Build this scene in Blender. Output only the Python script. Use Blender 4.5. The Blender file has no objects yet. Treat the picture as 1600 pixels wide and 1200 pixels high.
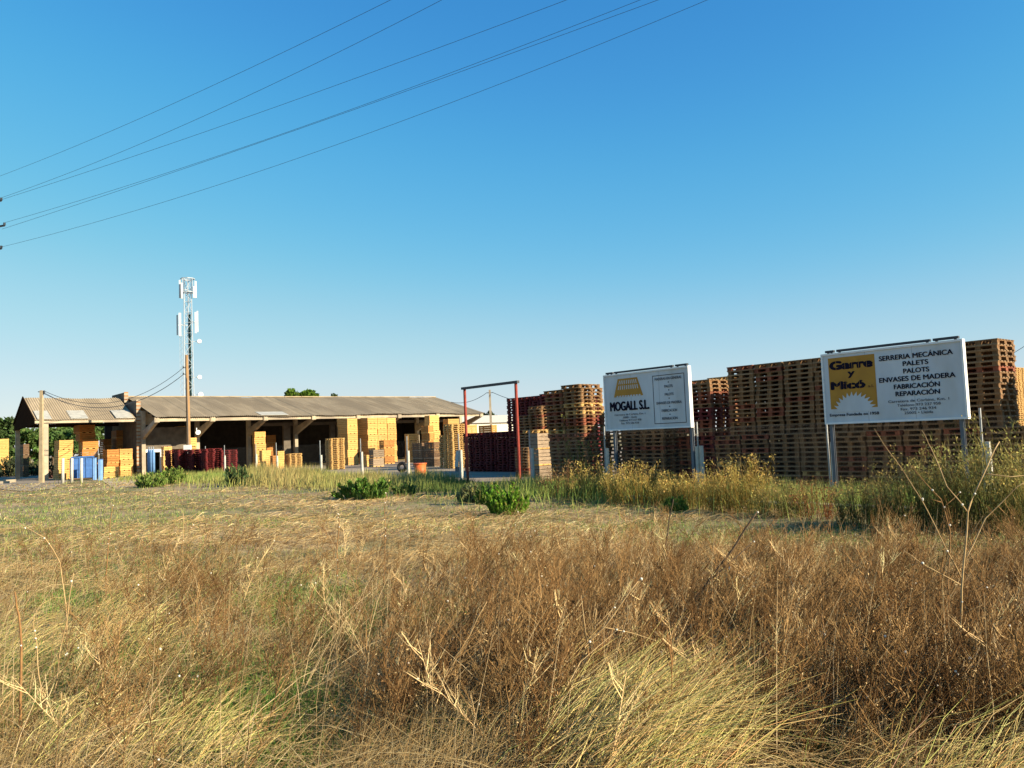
import bpy, math, random
import numpy as np
from math import radians, sin, cos, pi
from mathutils import Matrix, Vector

random.seed(7); rng = np.random.default_rng(11)
SC = bpy.context.scene
COL = SC.collection

# ------------------------------------------------------------------ camera, sky, sun, exposure
H = 2.0; F = 1250.0; PITCH = radians(3.8); ROLL = radians(-2.3)
cam_d = bpy.data.cameras.new("camera"); cam = bpy.data.objects.new("camera", cam_d); COL.objects.link(cam)
cam_d.sensor_width = 36; cam_d.lens = 36 * F / 1600; cam_d.clip_start = .1; cam_d.clip_end = 5000
CM = Matrix.Rotation(pi/2 + PITCH, 4, 'X') @ Matrix.Rotation(ROLL, 4, 'Z')
CM.translation = (0, 0, H); cam.matrix_world = CM
SC.camera = cam

SUN_EL = radians(23); SUN_AZ = radians(-24)           # azimuth measured from +X
w = bpy.data.worlds.new("World"); SC.world = w; w.use_nodes = True
nt = w.node_tree; nt.nodes.clear()
sky = nt.nodes.new("ShaderNodeTexSky"); sky.sky_type = 'NISHITA'; sky.sun_disc = False
sky.sun_elevation = SUN_EL; sky.sun_rotation = pi/2 - SUN_AZ
sky.air_density = 1.0; sky.dust_density = 0.0; sky.ozone_density = 2.5; sky.altitude = 100
hs = nt.nodes.new("ShaderNodeHueSaturation"); hs.inputs['Saturation'].default_value = 1.2; hs.inputs['Hue'].default_value = .487
tint = nt.nodes.new('ShaderNodeMix'); tint.data_type = 'RGBA'; tint.blend_type = 'MULTIPLY'; tint.inputs[0].default_value = 1; tint.inputs[7].default_value = (.84, .99, 1.10, 1)
bg = nt.nodes.new("ShaderNodeBackground"); bg.inputs['Strength'].default_value = 0.0812
wo = nt.nodes.new("ShaderNodeOutputWorld")
nt.links.new(sky.outputs[0], hs.inputs['Color']); nt.links.new(hs.outputs[0], tint.inputs[6]); 
def vmul(k):
    v = nt.nodes.new('ShaderNodeVectorMath'); v.operation = 'SCALE'; v.inputs['Scale'].default_value = k; return v
v1, v2 = vmul(.0918), vmul(5.18)
rc = nt.nodes.new('ShaderNodeRGBCurve')
for ci, pts in enumerate((((.038, .051), (.072, .120), (.2145, .43), (.5, .70)), ((.1375, .283), (.2225, .456), (.448, .687), (.7, .8)), ((.2855, .658), (.4155, .776), (.65, .82)))):
    c = rc.mapping.curves[ci]; c.points[1].location = (1, .92)
    for q in pts: c.points.new(*q)
rc.mapping.update()
nt.links.new(tint.outputs[2], v1.inputs[0]); nt.links.new(v1.outputs[0], rc.inputs['Color']); nt.links.new(rc.outputs[0], v2.inputs[0]); nt.links.new(v2.outputs[0], bg.inputs[0]); nt.links.new(bg.outputs[0], wo.inputs[0])
sl = bpy.data.lights.new("sun", 'SUN'); sl.energy = 5.0; sl.angle = radians(.5); sl.color = (1, .86, .63)
sun = bpy.data.objects.new("sun", sl); COL.objects.link(sun)
sdir = Vector((cos(SUN_EL)*cos(SUN_AZ), cos(SUN_EL)*sin(SUN_AZ), sin(SUN_EL)))
sun.rotation_euler = sdir.to_track_quat('Z', 'Y').to_euler()
SC.view_settings.view_transform = 'Standard'; SC.view_settings.look = 'None'
SC.view_settings.exposure = 1.25; SC.view_settings.gamma = 1
SC.cycles.max_bounces = 6

# ------------------------------------------------------------------ projection helpers (pixel of the 1600x1200 photo -> world)
RM = np.array(CM.to_3x3()); CP = np.array([0, 0, H])
def ray(px, py): return RM @ np.array([(px-800)/F, (600-py)/F, -1.0])
def proj(p):
    q = RM.T @ (np.asarray(p, float) - CP); return 800+F*q[0]/-q[2], 600-F*q[1]/-q[2]
def projN(P):
    q = (P - CP) @ RM; return 800+F*q[:, 0]/-q[:, 2], 600-F*q[:, 1]/-q[:, 2]
def G(px, py, z=0.0):
    d = ray(px, py); return CP + d*((z-H)/d[2])
def onY(px, py, Y):
    d = ray(px, py); return CP + d*(Y/d[1])
def gp(px, Y, z=0.0):                                  # ground point at depth Y seen in column px
    x = (px-800)/F*Y
    for _ in range(6): x += (px - proj((x, Y, z))[0])/F*Y
    return np.array([x, Y, z])
def zat(p, py):                                        # height above p seen in row py
    z = H
    for _ in range(6): z += (proj((p[0], p[1], z))[1]-py)/F*p[1]
    return z
A = radians(39.8)
E1 = np.array([cos(A), sin(A), 0.]); E2 = np.array([-sin(A), cos(A), 0.]); EZ = np.array([0, 0, 1.])
FP = G(1302, 780)                                      # foot of the big sign: origin of the fence line
def fl(t, off=0.0, z=0.0): return FP + E2*t + E1*off + EZ*z     # along the fence line (t) / across it (off)
def fitw(p, d, px):                                    # how far along d from p until column px
    lo, hi = 0.0, 30.0; s = 1 if proj(p+d*.5)[0] > proj(p)[0] else -1
    for _ in range(40):
        m = (lo+hi)/2
        if s*(proj(p+d*m)[0]-px) < 0: lo = m
        else: hi = m
    return lo

# ------------------------------------------------------------------ materials
def srgb(c): return c
def new_mat(name): 
    m = bpy.data.materials.new(name); m.use_nodes = True
    return m, m.node_tree, m.node_tree.nodes['Principled BSDF']
def mat(name, c1, c2=None, scale=8, rough=.8, stretch=(1, 1, 1), detail=6, bump=0, rnd=0.0, metal=0.0, contrast=(.35, .65), spec=.3, c3=None, s3=.3, k=.84):
    c1 = tuple(x*k for x in c1); c2 = tuple(x*k for x in c2) if c2 else None; c3 = tuple(x*k for x in c3) if c3 else None
    m, t, b = new_mat(name); n, l = t.nodes, t.links
    b.inputs['Roughness'].default_value = rough; b.inputs['Metallic'].default_value = metal
    b.inputs['Specular IOR Level'].default_value = spec
    c2 = c2 or tuple(x*.75 for x in c1)
    tc = n.new('ShaderNodeTexCoord'); mp = n.new('ShaderNodeMapping'); mp.inputs['Scale'].default_value = stretch
    l.new(tc.outputs['Object'], mp.inputs[0])
    nz = n.new('ShaderNodeTexNoise'); nz.inputs['Scale'].default_value = scale; nz.inputs['Detail'].default_value = detail
    l.new(mp.outputs[0], nz.inputs['Vector'])
    oi = n.new('ShaderNodeObjectInfo')
    cr = n.new('ShaderNodeValToRGB'); e = cr.color_ramp.elements
    e[0].position, e[1].position = contrast; e[0].color = (*c2, 1); e[1].color = (*c1, 1)
    l.new(nz.outputs['Fac'], cr.inputs[0]); out = cr.outputs[0]
    if c3:
        n2 = n.new('ShaderNodeTexNoise'); n2.inputs['Scale'].default_value = s3; n2.inputs['Detail'].default_value = 5
        l.new(mp.outputs[0], n2.inputs['Vector'])
        r2 = n.new('ShaderNodeValToRGB'); r2.color_ramp.elements[0].position = .45; r2.color_ramp.elements[1].position = .62
        l.new(n2.outputs['Fac'], r2.inputs[0])
        mx = n.new('ShaderNodeMix'); mx.data_type = 'RGBA'; mx.inputs[7].default_value = (*c3, 1)
        l.new(r2.outputs[0], mx.inputs[0]); l.new(out, mx.inputs[6]); out = mx.outputs[2]
    if rnd:
        h = n.new('ShaderNodeHueSaturation'); ma = n.new('ShaderNodeMapRange')
        ma.inputs['To Min'].default_value = 1-rnd; ma.inputs['To Max'].default_value = 1+rnd*.7
        l.new(oi.outputs['Random'], ma.inputs[0]); l.new(ma.outputs[0], h.inputs['Value']); l.new(out, h.inputs['Color']); out = h.outputs[0]
    l.new(out, b.inputs['Base Color'])
    if bump:
        bp = n.new('ShaderNodeBump'); bp.inputs['Strength'].default_value = bump; bp.inputs['Distance'].default_value = .02
        l.new(nz.outputs['Fac'], bp.inputs['Height']); l.new(bp.outputs[0], b.inputs['Normal'])
    return m
def leaf_mat(name, trans=.35, rough=.7):               # colour comes from the 'tint' attribute of each blade or leaf
    m = bpy.data.materials.new(name); m.use_nodes = True; t = m.node_tree; n, l = t.nodes, t.links; n.clear()
    at = n.new('ShaderNodeAttribute'); at.attribute_name = 'tint'
    d = n.new('ShaderNodeBsdfDiffuse'); tr = n.new('ShaderNodeBsdfTranslucent'); mx = n.new('ShaderNodeMixShader'); o = n.new('ShaderNodeOutputMaterial')
    mx.inputs[0].default_value = trans
    l.new(at.outputs['Color'], d.inputs[0]); l.new(at.outputs['Color'], tr.inputs[0])
    l.new(d.outputs[0], mx.inputs[1]); l.new(tr.outputs[0], mx.inputs[2]); l.new(mx.outputs[0], o.inputs[0])
    return m
M = dict(
    pallet=mat('pallet_wood', (.27, .14, .056), (.15, .075, .03), 9, .85, (1, 4, 1), rnd=.33),
    russet=mat('russet_wood', (.30, .095, .045), (.19, .055, .028), 6, .85, (1, 4, 1), rnd=.25),
    pallet_fresh=mat('fresh_pallet_wood', (.62, .40, .15), (.47, .27, .09), 6, .8, (1, 4, 1), rnd=.15),
    deck=mat('pale_deck', (.33, .205, .105), (.21, .125, .06), 7, .85, (1, 4, 1), rnd=.3),  # deck and base boards toned paler than the blocks
    red=mat('red_paint', (.18, .016, .016), (.11, .011, .012), 6, .7, rnd=.22),
    redstuff=mat('red_paint_worn', (.17, .015, .015), (.10, .011, .012), 5, .7),
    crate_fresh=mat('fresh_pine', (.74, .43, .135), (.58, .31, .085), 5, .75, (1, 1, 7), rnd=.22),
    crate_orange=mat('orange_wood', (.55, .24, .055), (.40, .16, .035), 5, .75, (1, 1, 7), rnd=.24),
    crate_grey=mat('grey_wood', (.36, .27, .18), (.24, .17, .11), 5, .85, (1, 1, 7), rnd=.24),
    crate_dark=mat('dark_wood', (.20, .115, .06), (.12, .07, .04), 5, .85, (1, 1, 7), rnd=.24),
    roof=mat('fibre_cement', (.45, .355, .23), (.37, .29, .185), 1.6, .9, (1, .22, 1), detail=10, c3=(.32, .25, .16), s3=.55),
    skylight=mat('skylight_sheet', (.52, .50, .42), (.40, .38, .32), 3, .5),
    concrete=mat('pale_concrete', (.52, .43, .30), (.40, .33, .23), 3, .9, c3=(.30, .25, .19), s3=.5),
    concrete_white=mat('white_concrete', (.66, .62, .53), (.52, .48, .41), 5, .85),
    wall=mat('grey_render', (.17, .14, .105), (.11, .09, .07), 2, .9),
    wall_dark=mat('interior_shade_render', (.06, .048, .038), (.035, .028, .022), 2, .9),  # near-black tone puts the shade of the hall interior into the colour
    darkwood=mat('dark_cladding', (.055, .032, .02), (.02, .013, .010), 4, .95, (6, 6, .3), spec=0),
    brick=mat('brick', (.42, .20, .09), (.30, .14, .06), 5, .9),
    white=mat('white_paint', (.78, .77, .74), (.70, .69, .66), 4, .6, k=1),
    signwhite=mat('sign_white', (.58, .60, .61), (.51, .53, .55), 1.5, .6, (1, 1, .35), c3=(.46, .465, .455), s3=1.1, k=1),
    navy=mat('navy_ink', (.011, .010, .02), (.014, .012, .024), 3, .95, spec=.05, k=1),
    ink=mat('grey_ink', (.05, .05, .06), (.07, .07, .08), 3, .6, k=1),
    mustard=mat('mustard_paint', (.44, .215, .022), (.38, .18, .02), 3, .55, k=1),
    steel=mat('galvanised', (.42, .43, .43), (.32, .33, .34), 6, .5, metal=.5),
    wire=mat('galvanised_wire', (.09, .085, .08), (.07, .065, .06), 6, .6),
    darksteel=mat('dark_steel', (.05, .06, .075), (.035, .04, .05), 6, .5),
    postgrey=mat('post_steel', (.16, .175, .20), (.11, .12, .14), 5, .5, (1, 1, .3)),
    cable=mat('cable', (.035, .04, .055), (.03, .035, .05), 3, .6),
    rust=mat('red_oxide', (.36, .05, .03), (.24, .035, .022), 8, .7),
    bluep=mat('blue_paint', (.045, .15, .42), (.03, .10, .30), 4, .55),
    bluelt=mat('pale_blue_paint', (.17, .33, .62), (.12, .26, .5), 4, .5),
    polewood=mat('pole_wood', (.40, .24, .11), (.24, .14, .065), 6, .85, (5, 5, .3)),
    polecon=mat('pole_concrete', (.46, .36, .22), (.36, .28, .17), 4, .9),
    orange=mat('orange_plastic', (.75, .17, .04), (.65, .13, .03), 4, .5),
    mast=mat('mast_galvanised', (.42, .47, .52), (.34, .38, .43), 4, .5),
    mastgreen=mat('cable_ladder', (.05, .12, .11), (.035, .09, .085), 4, .6),
    black=mat('black_rubber', (.015, .015, .016), (.02, .02, .02), 3, .7),
    pave=mat('yard_concrete', (.40, .315, .23), (.30, .235, .17), .7, .9, detail=9, c3=(.26, .205, .15), s3=.12),
    gravel=mat('gravel', (.38, .31, .225), (.25, .20, .15), 14, .95, detail=9, bump=.5),
    kerb=mat('kerb_concrete', (.40, .35, .28), (.29, .25, .20), 6, .9),
    snail=mat('snail_shell', (.85, .80, .68), (.70, .62, .48), 120, .5),
    bark=mat('bark', (.16, .11, .07), (.10, .07, .045), 6, .9),
    stalk=mat('dry_stalk', (.52, .36, .17), (.36, .23, .10), 18, .8),
    stalkdark=mat('dark_stalk', (.12, .075, .04), (.07, .045, .025), 18, .85),
    stalkbrown=mat('brown_stalk', (.33, .18, .065), (.22, .11, .04), 18, .85),
    leaf=leaf_mat('leaf'), straw=leaf_mat('straw', .25),
)

# ------------------------------------------------------------------ mesh helpers
class MB:
    def __init__(s): s.v = []; s.f = []
    def hull(s, p):                                    # 8 corners: bottom ring, top ring
        b = len(s.v); s.v += [tuple(map(float, q)) for q in p]
        s.f += [tuple(b+i for i in q) for q in ((3, 2, 1, 0), (4, 5, 6, 7), (0, 1, 5, 4), (1, 2, 6, 5), (2, 3, 7, 6), (3, 0, 4, 7))]
    def box(s, x0, x1, y0, y1, z0, z1):
        s.hull([(x0, y0, z0), (x1, y0, z0), (x1, y1, z0), (x0, y1, z0), (x0, y0, z1), (x1, y0, z1), (x1, y1, z1), (x0, y1, z1)])
    def beam(s, p, q, wd, ht=None, up=(0, 0, 1)):
        p, q = np.asarray(p, float), np.asarray(q, float); d = q-p; d = d/np.linalg.norm(d)
        a = np.cross(d, up)
        if np.linalg.norm(a) < 1e-4: a = np.cross(d, (1, 0, 0))
        a = a/np.linalg.norm(a); b = np.cross(a, d); a = a*wd/2; b = b*(ht or wd)/2
        s.hull([p-a-b, p+a-b, p+a+b, p-a+b, q-a-b, q+a-b, q+a+b, q-a+b])
    def tube(s, pts, rad, n=6, cap=True):
        pts = [np.asarray(p, float) for p in pts]; k = len(pts)
        rad = [rad]*k if np.isscalar(rad) else rad; b = len(s.v)
        for i, p in enumerate(pts):
            d = pts[min(i+1, k-1)]-pts[max(i-1, 0)]; d = d/(np.linalg.norm(d)+1e-9)
            ref = np.array([0, 0, 1.]) if abs(d[2]) < .9 else np.array([1., 0, 0])
            a = np.cross(d, ref); a /= np.linalg.norm(a); c = np.cross(d, a)
            for j in range(n):
                th = 2*pi*j/n; s.v.append(tuple(p + rad[i]*(a*cos(th)+c*sin(th))))
        for i in range(k-1):
            for j in range(n):
                s.f.append((b+i*n+j, b+i*n+(j+1) % n, b+(i+1)*n+(j+1) % n, b+(i+1)*n+j))
        if cap: s.f.append(tuple(b+j for j in range(n))[::-1]); s.f.append(tuple(b+(k-1)*n+j for j in range(n)))
    def poly(s, pts, th=None, ext=None):               # flat polygon, extruded by the vector ext when given
        b = len(s.v); n = len(pts); s.v += [tuple(map(float, p)) for p in pts]
        s.f.append(tuple(range(b, b+n)))
        if ext is not None:
            s.v += [tuple(float(a+e) for a, e in zip(p, ext)) for p in pts]
            s.f.append(tuple(range(b+2*n-1, b+n-1, -1)))
            for i in range(n): j = (i+1) % n; s.f.append((b+j, b+i, b+n+i, b+n+j))
    def mesh(s, name):
        me = bpy.data.meshes.new(name); me.from_pydata(s.v, [], s.f); me.update()
        return me
    def build(s, name, m, parent=None, smooth=False):
        me = s.mesh(name); me.materials.append(m)
        import bmesh
        bm = bmesh.new(); bm.from_mesh(me); bmesh.ops.recalc_face_normals(bm, faces=bm.faces); bm.to_mesh(me); bm.free()
        if smooth: me.polygons.foreach_set('use_smooth', [True]*len(me.polygons))
        o = bpy.data.objects.new(name, me); COL.objects.link(o)
        if parent: o.parent = parent
        return o
def tag(o, label=None, cat=None, group=None, kind=None):
    if label: o['label'] = label
    if cat: o['category'] = cat
    if group: o['group'] = group
    if kind: o['kind'] = kind
    return o
def empty(name, loc=(0, 0, 0), rz=0.0, label=None, cat=None, group=None):
    o = bpy.data.objects.new(name, None); COL.objects.link(o); o.location = tuple(map(float, loc)); o.rotation_euler = (0, 0, rz)
    o.empty_display_size = .2
    return tag(o, label, cat, group)
def raw(name, V, Q, m, T=None, col=None, parent=None):  # quads Q (n,4), tris T (n,3), vertex colours col (n,3)
    me = bpy.data.meshes.new(name); V = np.asarray(V, np.float32)
    T = np.zeros((0, 3), np.int32) if T is None else np.asarray(T, np.int32); Q = np.zeros((0, 4), np.int32) if Q is None else np.asarray(Q, np.int32)
    me.vertices.add(len(V)); me.vertices.foreach_set('co', V.ravel())
    nl = len(Q)*4+len(T)*3; me.loops.add(nl); me.polygons.add(len(Q)+len(T))
    me.loops.foreach_set('vertex_index', np.concatenate([Q.ravel(), T.ravel()]).astype(np.int32))
    st = np.concatenate([np.arange(len(Q))*4, len(Q)*4+np.arange(len(T))*3]).astype(np.int32)
    me.polygons.foreach_set('loop_start', st)
    if col is not None:
        a = me.attributes.new('tint', 'FLOAT_COLOR', 'POINT')
        c4 = np.ones((len(V), 4), np.float32); c4[:, :3] = col; a.data.foreach_set('color', c4.ravel())
    me.update(calc_edges=True); me.validate()
    me.materials.append(m)
    o = bpy.data.objects.new(name, me); COL.objects.link(o)
    if parent: o.parent = parent
    return o
def unit(v): return v/(np.linalg.norm(v, axis=-1, keepdims=True)+1e-9)
def blades(base, h, az, lean, wd, col, curve=.6, up_w=0.0):
    """curved grass blades: base (n,3), height, azimuth of the lean, lean 0..1.5, width, colour"""
    n = len(base); d = np.stack([np.cos(az), np.sin(az), np.zeros(n)], 1); s = np.stack([-np.sin(az+rng.normal(0, .9, n)), np.cos(az), np.zeros(n)], 1); s[:, 2] = up_w*rng.uniform(.3, 1, n); s = unit(s)
    l1 = lean*(1-curve*.5); l2 = lean*(1+curve*.5)
    up = np.array([0, 0, 1.])
    m1 = base + (h*.5)[:, None]*(np.sin(l1)[:, None]*d+np.cos(l1)[:, None]*up)
    tp = m1 + (h*.5)[:, None]*(np.sin(l2)[:, None]*d+np.cos(l2)[:, None]*up)
    tp[:, 2] = np.maximum(tp[:, 2], .01); W = (wd*.5)[:, None]*s
    V = np.stack([base-W, base+W, m1-W*.8, m1+W*.8, tp], 1).reshape(-1, 3)
    b = np.arange(n)[:, None]*5
    return V, b+np.array([[0, 1, 3, 2]]), b+np.array([[2, 3, 4]]), np.repeat(col, 5, 0)
def strands(base, h, az, lean, rad, col, curve=.6):
    """round dry stems: three-sided tapered tubes bent over, 4 rings"""
    n = len(base); d = np.stack([np.cos(az), np.sin(az), np.zeros(n)], 1); up = np.array([0, 0, 1.]); p = base.copy(); rings = []; s = np.stack([-np.sin(az), np.cos(az), np.zeros(n)], 1)
    for i in range(4):
        l = lean*(1+curve*(i-1.5)/2.2); t = np.sin(l)[:, None]*d+np.cos(l)[:, None]*up; nrm = np.cross(s, t); rr = (rad*(1-.27*i))[:, None]
        rings.append(np.stack([p+rr*(s*cos(2*pi*j/3)+nrm*sin(2*pi*j/3)) for j in range(3)], 1))
        p = p+t*(h/3)[:, None]+rng.normal(0, .012, (n, 3))*h[:, None]; p[:, 2] = np.maximum(p[:, 2], .008)
    V = np.stack(rings, 1).reshape(-1, 3); b = np.arange(n)[:, None]*12
    q = np.array([(i*3+j, i*3+(j+1) % 3, (i+1)*3+(j+1) % 3, (i+1)*3+j) for i in range(3) for j in range(3)])
    return V, (b[:, :, None]+q[None]).reshape(-1, 4), None, np.repeat(col, 12, 0)
def leaves(pos, size, col, elong=1.6, updir=None):
    n = len(pos); a = unit(rng.normal(size=(n, 3))); b = unit(np.cross(a, rng.normal(size=(n, 3))))
    if updir is not None: a = unit(a*.6+updir)
    b = unit(np.cross(a, rng.normal(size=(n, 3))))
    a = a*(size*elong)[:, None]*.5; b = b*size[:, None]*.5
    V = np.stack([pos-a, pos+b*.9, pos+a, pos-b*.9], 1).reshape(-1, 3)
    return V, np.arange(n)[:, None]*4+np.array([[0, 1, 2, 3]]), np.repeat(col, 4, 0)
def jitter(c, n, s=.25):
    c = np.asarray(c, float)*.86; return np.clip(c[None]*(1+rng.normal(0, s, (n, 1)))*(1+rng.normal(0, s*.3, (n, 3))), .004, .95)
class Bag:                                             # collects arrays into one mesh
    def __init__(s): s.V = []; s.Q = []; s.T = []; s.C = []; s.n = 0
    def add(s, V, Q, C, T=None):
        if Q is not None: s.Q.append(Q+s.n)
        if T is not None: s.T.append(T+s.n)
        s.V.append(V); s.C.append(C); s.n += len(V)
    def build(s, name, m, parent=None):
        if not s.V: return None
        return raw(name, np.concatenate(s.V), np.concatenate(s.Q) if s.Q else None, m, np.concatenate(s.T) if s.T else None, np.concatenate(s.C), parent)
def tube3(bag, pts, r0, r1, col, n=3):
    pts = np.asarray(pts, float); k = len(pts); d = unit(np.gradient(pts, axis=0))
    ref = np.where(np.abs(d[:, 2:3]) < .9, np.array([[0, 0, 1.]]), np.array([[1., 0, 0]]))
    a = unit(np.cross(d, ref)); c = np.cross(d, a); r = np.linspace(r0, r1, k)[:, None]
    V = np.concatenate([(pts + r*(a*cos(2*pi*j/n)+c*sin(2*pi*j/n)))[:, None] for j in range(n)], 1).reshape(-1, 3)
    Q = np.array([(i*n+j, i*n+(j+1) % n, (i+1)*n+(j+1) % n, (i+1)*n+j) for i in range(k-1) for j in range(n)])
    bag.add(V, Q, np.repeat(np.asarray(col, float)[None], len(V), 0))

ORD = ['', 'first', 'second', 'third', 'fourth', 'fifth', 'sixth', 'seventh', 'eighth', 'ninth', 'tenth', 'eleventh', 'twelfth', 'thirteenth', 'fourteenth', 'fifteenth',
       'sixteenth', 'seventeenth', 'eighteenth', 'nineteenth', 'twentieth', 'twenty-first', 'twenty-second', 'twenty-third', 'twenty-fourth', 'twenty-fifth', 'twenty-sixth', 'twenty-seventh', 'twenty-eighth', 'twenty-ninth', 'thirtieth']
def orank(i, n): return 'topmost' if i == n-1 else ('lowest' if i == 0 else ORD[min(n-i, 30)]+' from top')

# ------------------------------------------------------------------ ground
def vnoise(x, y, s, seed=0):                           # smooth value noise in numpy
    x, y = x/s+seed*17.3, y/s+seed*9.1; xi, yi = np.floor(x), np.floor(y); u, v = x-xi, y-yi; u = u*u*(3-2*u); v = v*v*(3-2*v)
    h = lambda a, b: (np.sin(a*127.1+b*311.7+seed*74.7)*43758.5453) % 1.0
    return (h(xi, yi)*(1-u)+h(xi+1, yi)*u)*(1-v)+(h(xi, yi+1)*(1-u)+h(xi+1, yi+1)*u)*v
def fence_off(x, y): return (x-FP[0])*E1[0]+(y-FP[1])*E1[1]     # metres behind the fence line
def gz(x, y):                                          # field relief
    k = np.clip((-fence_off(x, y)-.2)/2.0, 0, 1)*np.clip((60-np.hypot(x, y))/15, 0, 1)
    return -.015 + k*(.10*(vnoise(x, y, 2.6, 1)-.5)+.06*(vnoise(x, y, .7, 2)-.5))
xs = np.concatenate([[-900, -300, -120, -70], np.linspace(-45, 40, 171), [60, 120, 300, 900]])
ys = np.concatenate([[-300, -60, -15], np.linspace(-5, 60, 166), [75, 100, 160, 300, 900, 1800]])
XX, YY = np.meshgrid(xs, ys); ZZ = gz(XX, YY); nx, ny = len(xs), len(ys)
idx = np.arange(nx*ny).reshape(ny, nx)
Qg = np.stack([idx[:-1, :-1], idx[:-1, 1:], idx[1:, 1:], idx[1:, :-1]], -1).reshape(-1, 4)
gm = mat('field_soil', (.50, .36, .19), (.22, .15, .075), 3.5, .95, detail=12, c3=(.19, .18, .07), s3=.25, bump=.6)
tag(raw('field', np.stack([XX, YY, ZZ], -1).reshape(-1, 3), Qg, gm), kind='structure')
b = MB(); q = [fl(-14, .4), fl(62, .4), fl(62, 75), fl(-14, 75)]
b.poly([(p[0], p[1], .012) for p in q]); tag(b.build('yard_pavement', M['pave']), kind='structure')
b = MB(); b.poly([tuple(G(x, y, .02)) for x, y in ((-40, 772), (0, 764), (40, 768), (80, 764), (112, 749), (60, 741), (10, 744), (-40, 742))])
tag(b.build('gravel_track', M['gravel']), kind='structure')
b = MB(); b.poly([tuple(G(x, y, .016)) for x, y in ((158, 750), (190, 745), (236, 743), (246, 752), (232, 759), (176, 762))])
tag(b.build('sand_patch', mat('pale_sand', (.58, .46, .30), (.44, .34, .22), 9, .95, detail=9, bump=.3)), kind='structure')
b = MB(); k0, k1 = fl(5.2, -2.3), fl(-3.2, -2.3); b.beam((k0[0], k0[1], .02), (k1[0], k1[1], .02), .45, .18)
tag(b.build('kerb', M['kerb']), kind='structure')

# ------------------------------------------------------------------ the sawmill sheds
B0 = np.array([-35.7, 73.2, 0.])                       # ridge foot at the fire wall
LB = A                                                 # local x along E1, local y along E2 (ridge y = 0, eave y < 0)
def corrugated(x0, x1, prof, amp=.03, pitch=.18, th=.012):
    """profile = [(y,z)...] eave to ridge; sinusoidal sheet along x"""
    n = int((x1-x0)/pitch*6); xs = np.linspace(x0, x1, n); wv = amp*np.sin((xs-x0)/pitch*2*pi)+.035*np.sin(xs*.9+1)+.045*np.sin(xs*.33)+.02*np.floor(xs/1.1 % 2)
    V = []; 
    for dz in (0, -th):
        for (y, z) in prof: V.append(np.stack([xs, np.full(n, y), z+wv+dz], 1))
    V = np.concatenate(V); k = len(prof); Q = []
    i = np.arange(n-1)
    for s in range(2):
        for r in range(k-1):
            o = (s*k+r)*n; Q.append(np.stack([o+i, o+i+1, o+n+i+1, o+n+i], 1))
    return V, np.concatenate(Q)
hall = empty('sawmill_hall', B0, LB, 'long low sawmill hall, brown corrugated roof cantilevered over dark open front', 'building')
HL = 34.6; HE = -9.3
V, Q = corrugated(.25, HL, [(HE, 4.80), (HE*.5, 5.97), (0, 7.10)]); ro = raw('roof', V, Q, M['roof'], parent=hall)
V, Q = corrugated(.25, HL, [(0.02, 7.10), (8, 5.2)]); raw('rear_roof', V, Q, M['roof'], parent=hall)
b = MB()
for i in range(18): 
    x = .3+i*1.9; b.beam((x, 0, 7.15), (x+1.86, 0, 7.15), .34, .09)
b.build('ridge_cap', M['roof'], hall)
b = MB(); b.beam((.25, HE+.35, 4.60), (HL, HE+.35, 4.60), .22, .26); b.build('eave_beam', M['concrete'], hall)
fx = [.35, 4.95, 9.7, 14.4, 19.1, 23.8, 28.5, HL-.3]
for x in fx:
    b = MB(); b.box(x-.16, x+.16, -5.25, -4.85, 0, 5.55); b.build('column', M['concrete'], hall)
    b = MB(); 
    pr = [(-5.25, 3.1), (-5.25, 3.8), (HE+.1, 4.72), (HE+.1, 4.42)]
    b.poly([(x-.13, y, z) for y, z in pr], ext=(.26, 0, 0)); b.build('cantilever_brace', M['concrete'], hall)
    b = MB(); b.box(x-.2, x+.2, HE+.12, HE+.22, 4.40, 4.80); b.build('beam_end', M['concrete'], hall)
b = MB()
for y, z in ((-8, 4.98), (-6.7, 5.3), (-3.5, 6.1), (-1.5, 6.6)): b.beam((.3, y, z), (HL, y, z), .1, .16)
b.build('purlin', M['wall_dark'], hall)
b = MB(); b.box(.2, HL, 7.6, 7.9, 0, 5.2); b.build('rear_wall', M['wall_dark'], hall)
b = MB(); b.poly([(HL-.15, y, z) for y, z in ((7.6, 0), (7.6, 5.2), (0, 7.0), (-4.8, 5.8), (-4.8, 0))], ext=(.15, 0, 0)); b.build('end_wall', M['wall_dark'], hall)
b = MB(); b.box(.52, 4.0, -5.0, -4.8, 2.15, 4.1); b.build('front_panel', M['wall'], hall)
b = MB(); b.box(.52, 2.6, -5.12, -4.78, 1.95, 2.2); b.box(1.75, 2.6, -5.12, -4.78, 0, 1.95); b.build('doorway_surround', M['white'], hall)
b = MB(); b.box(9.9, 33.9, -5.02, -4.82, 4.0, 4.3); b.build('lintel', M['wall'], hall)
for x0, x1 in ((13.2, 13.9), (18.2, 18.7), (22.9, 23.5)):
    b = MB(); b.box(x0, x1, -5.0, -4.7, .02, 4.0); b.build('wall_pier', M['wall'], hall)
b = MB(); b.tube([(3.9, -8.2, 3.6), (3.9, -8.5, 3.5)], [.1, .22], 10); b.beam((3.9, -8.1, 3.9), (3.9, -8.1, 3.5), .06); b.build('floodlight', M['white'], hall)
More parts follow.
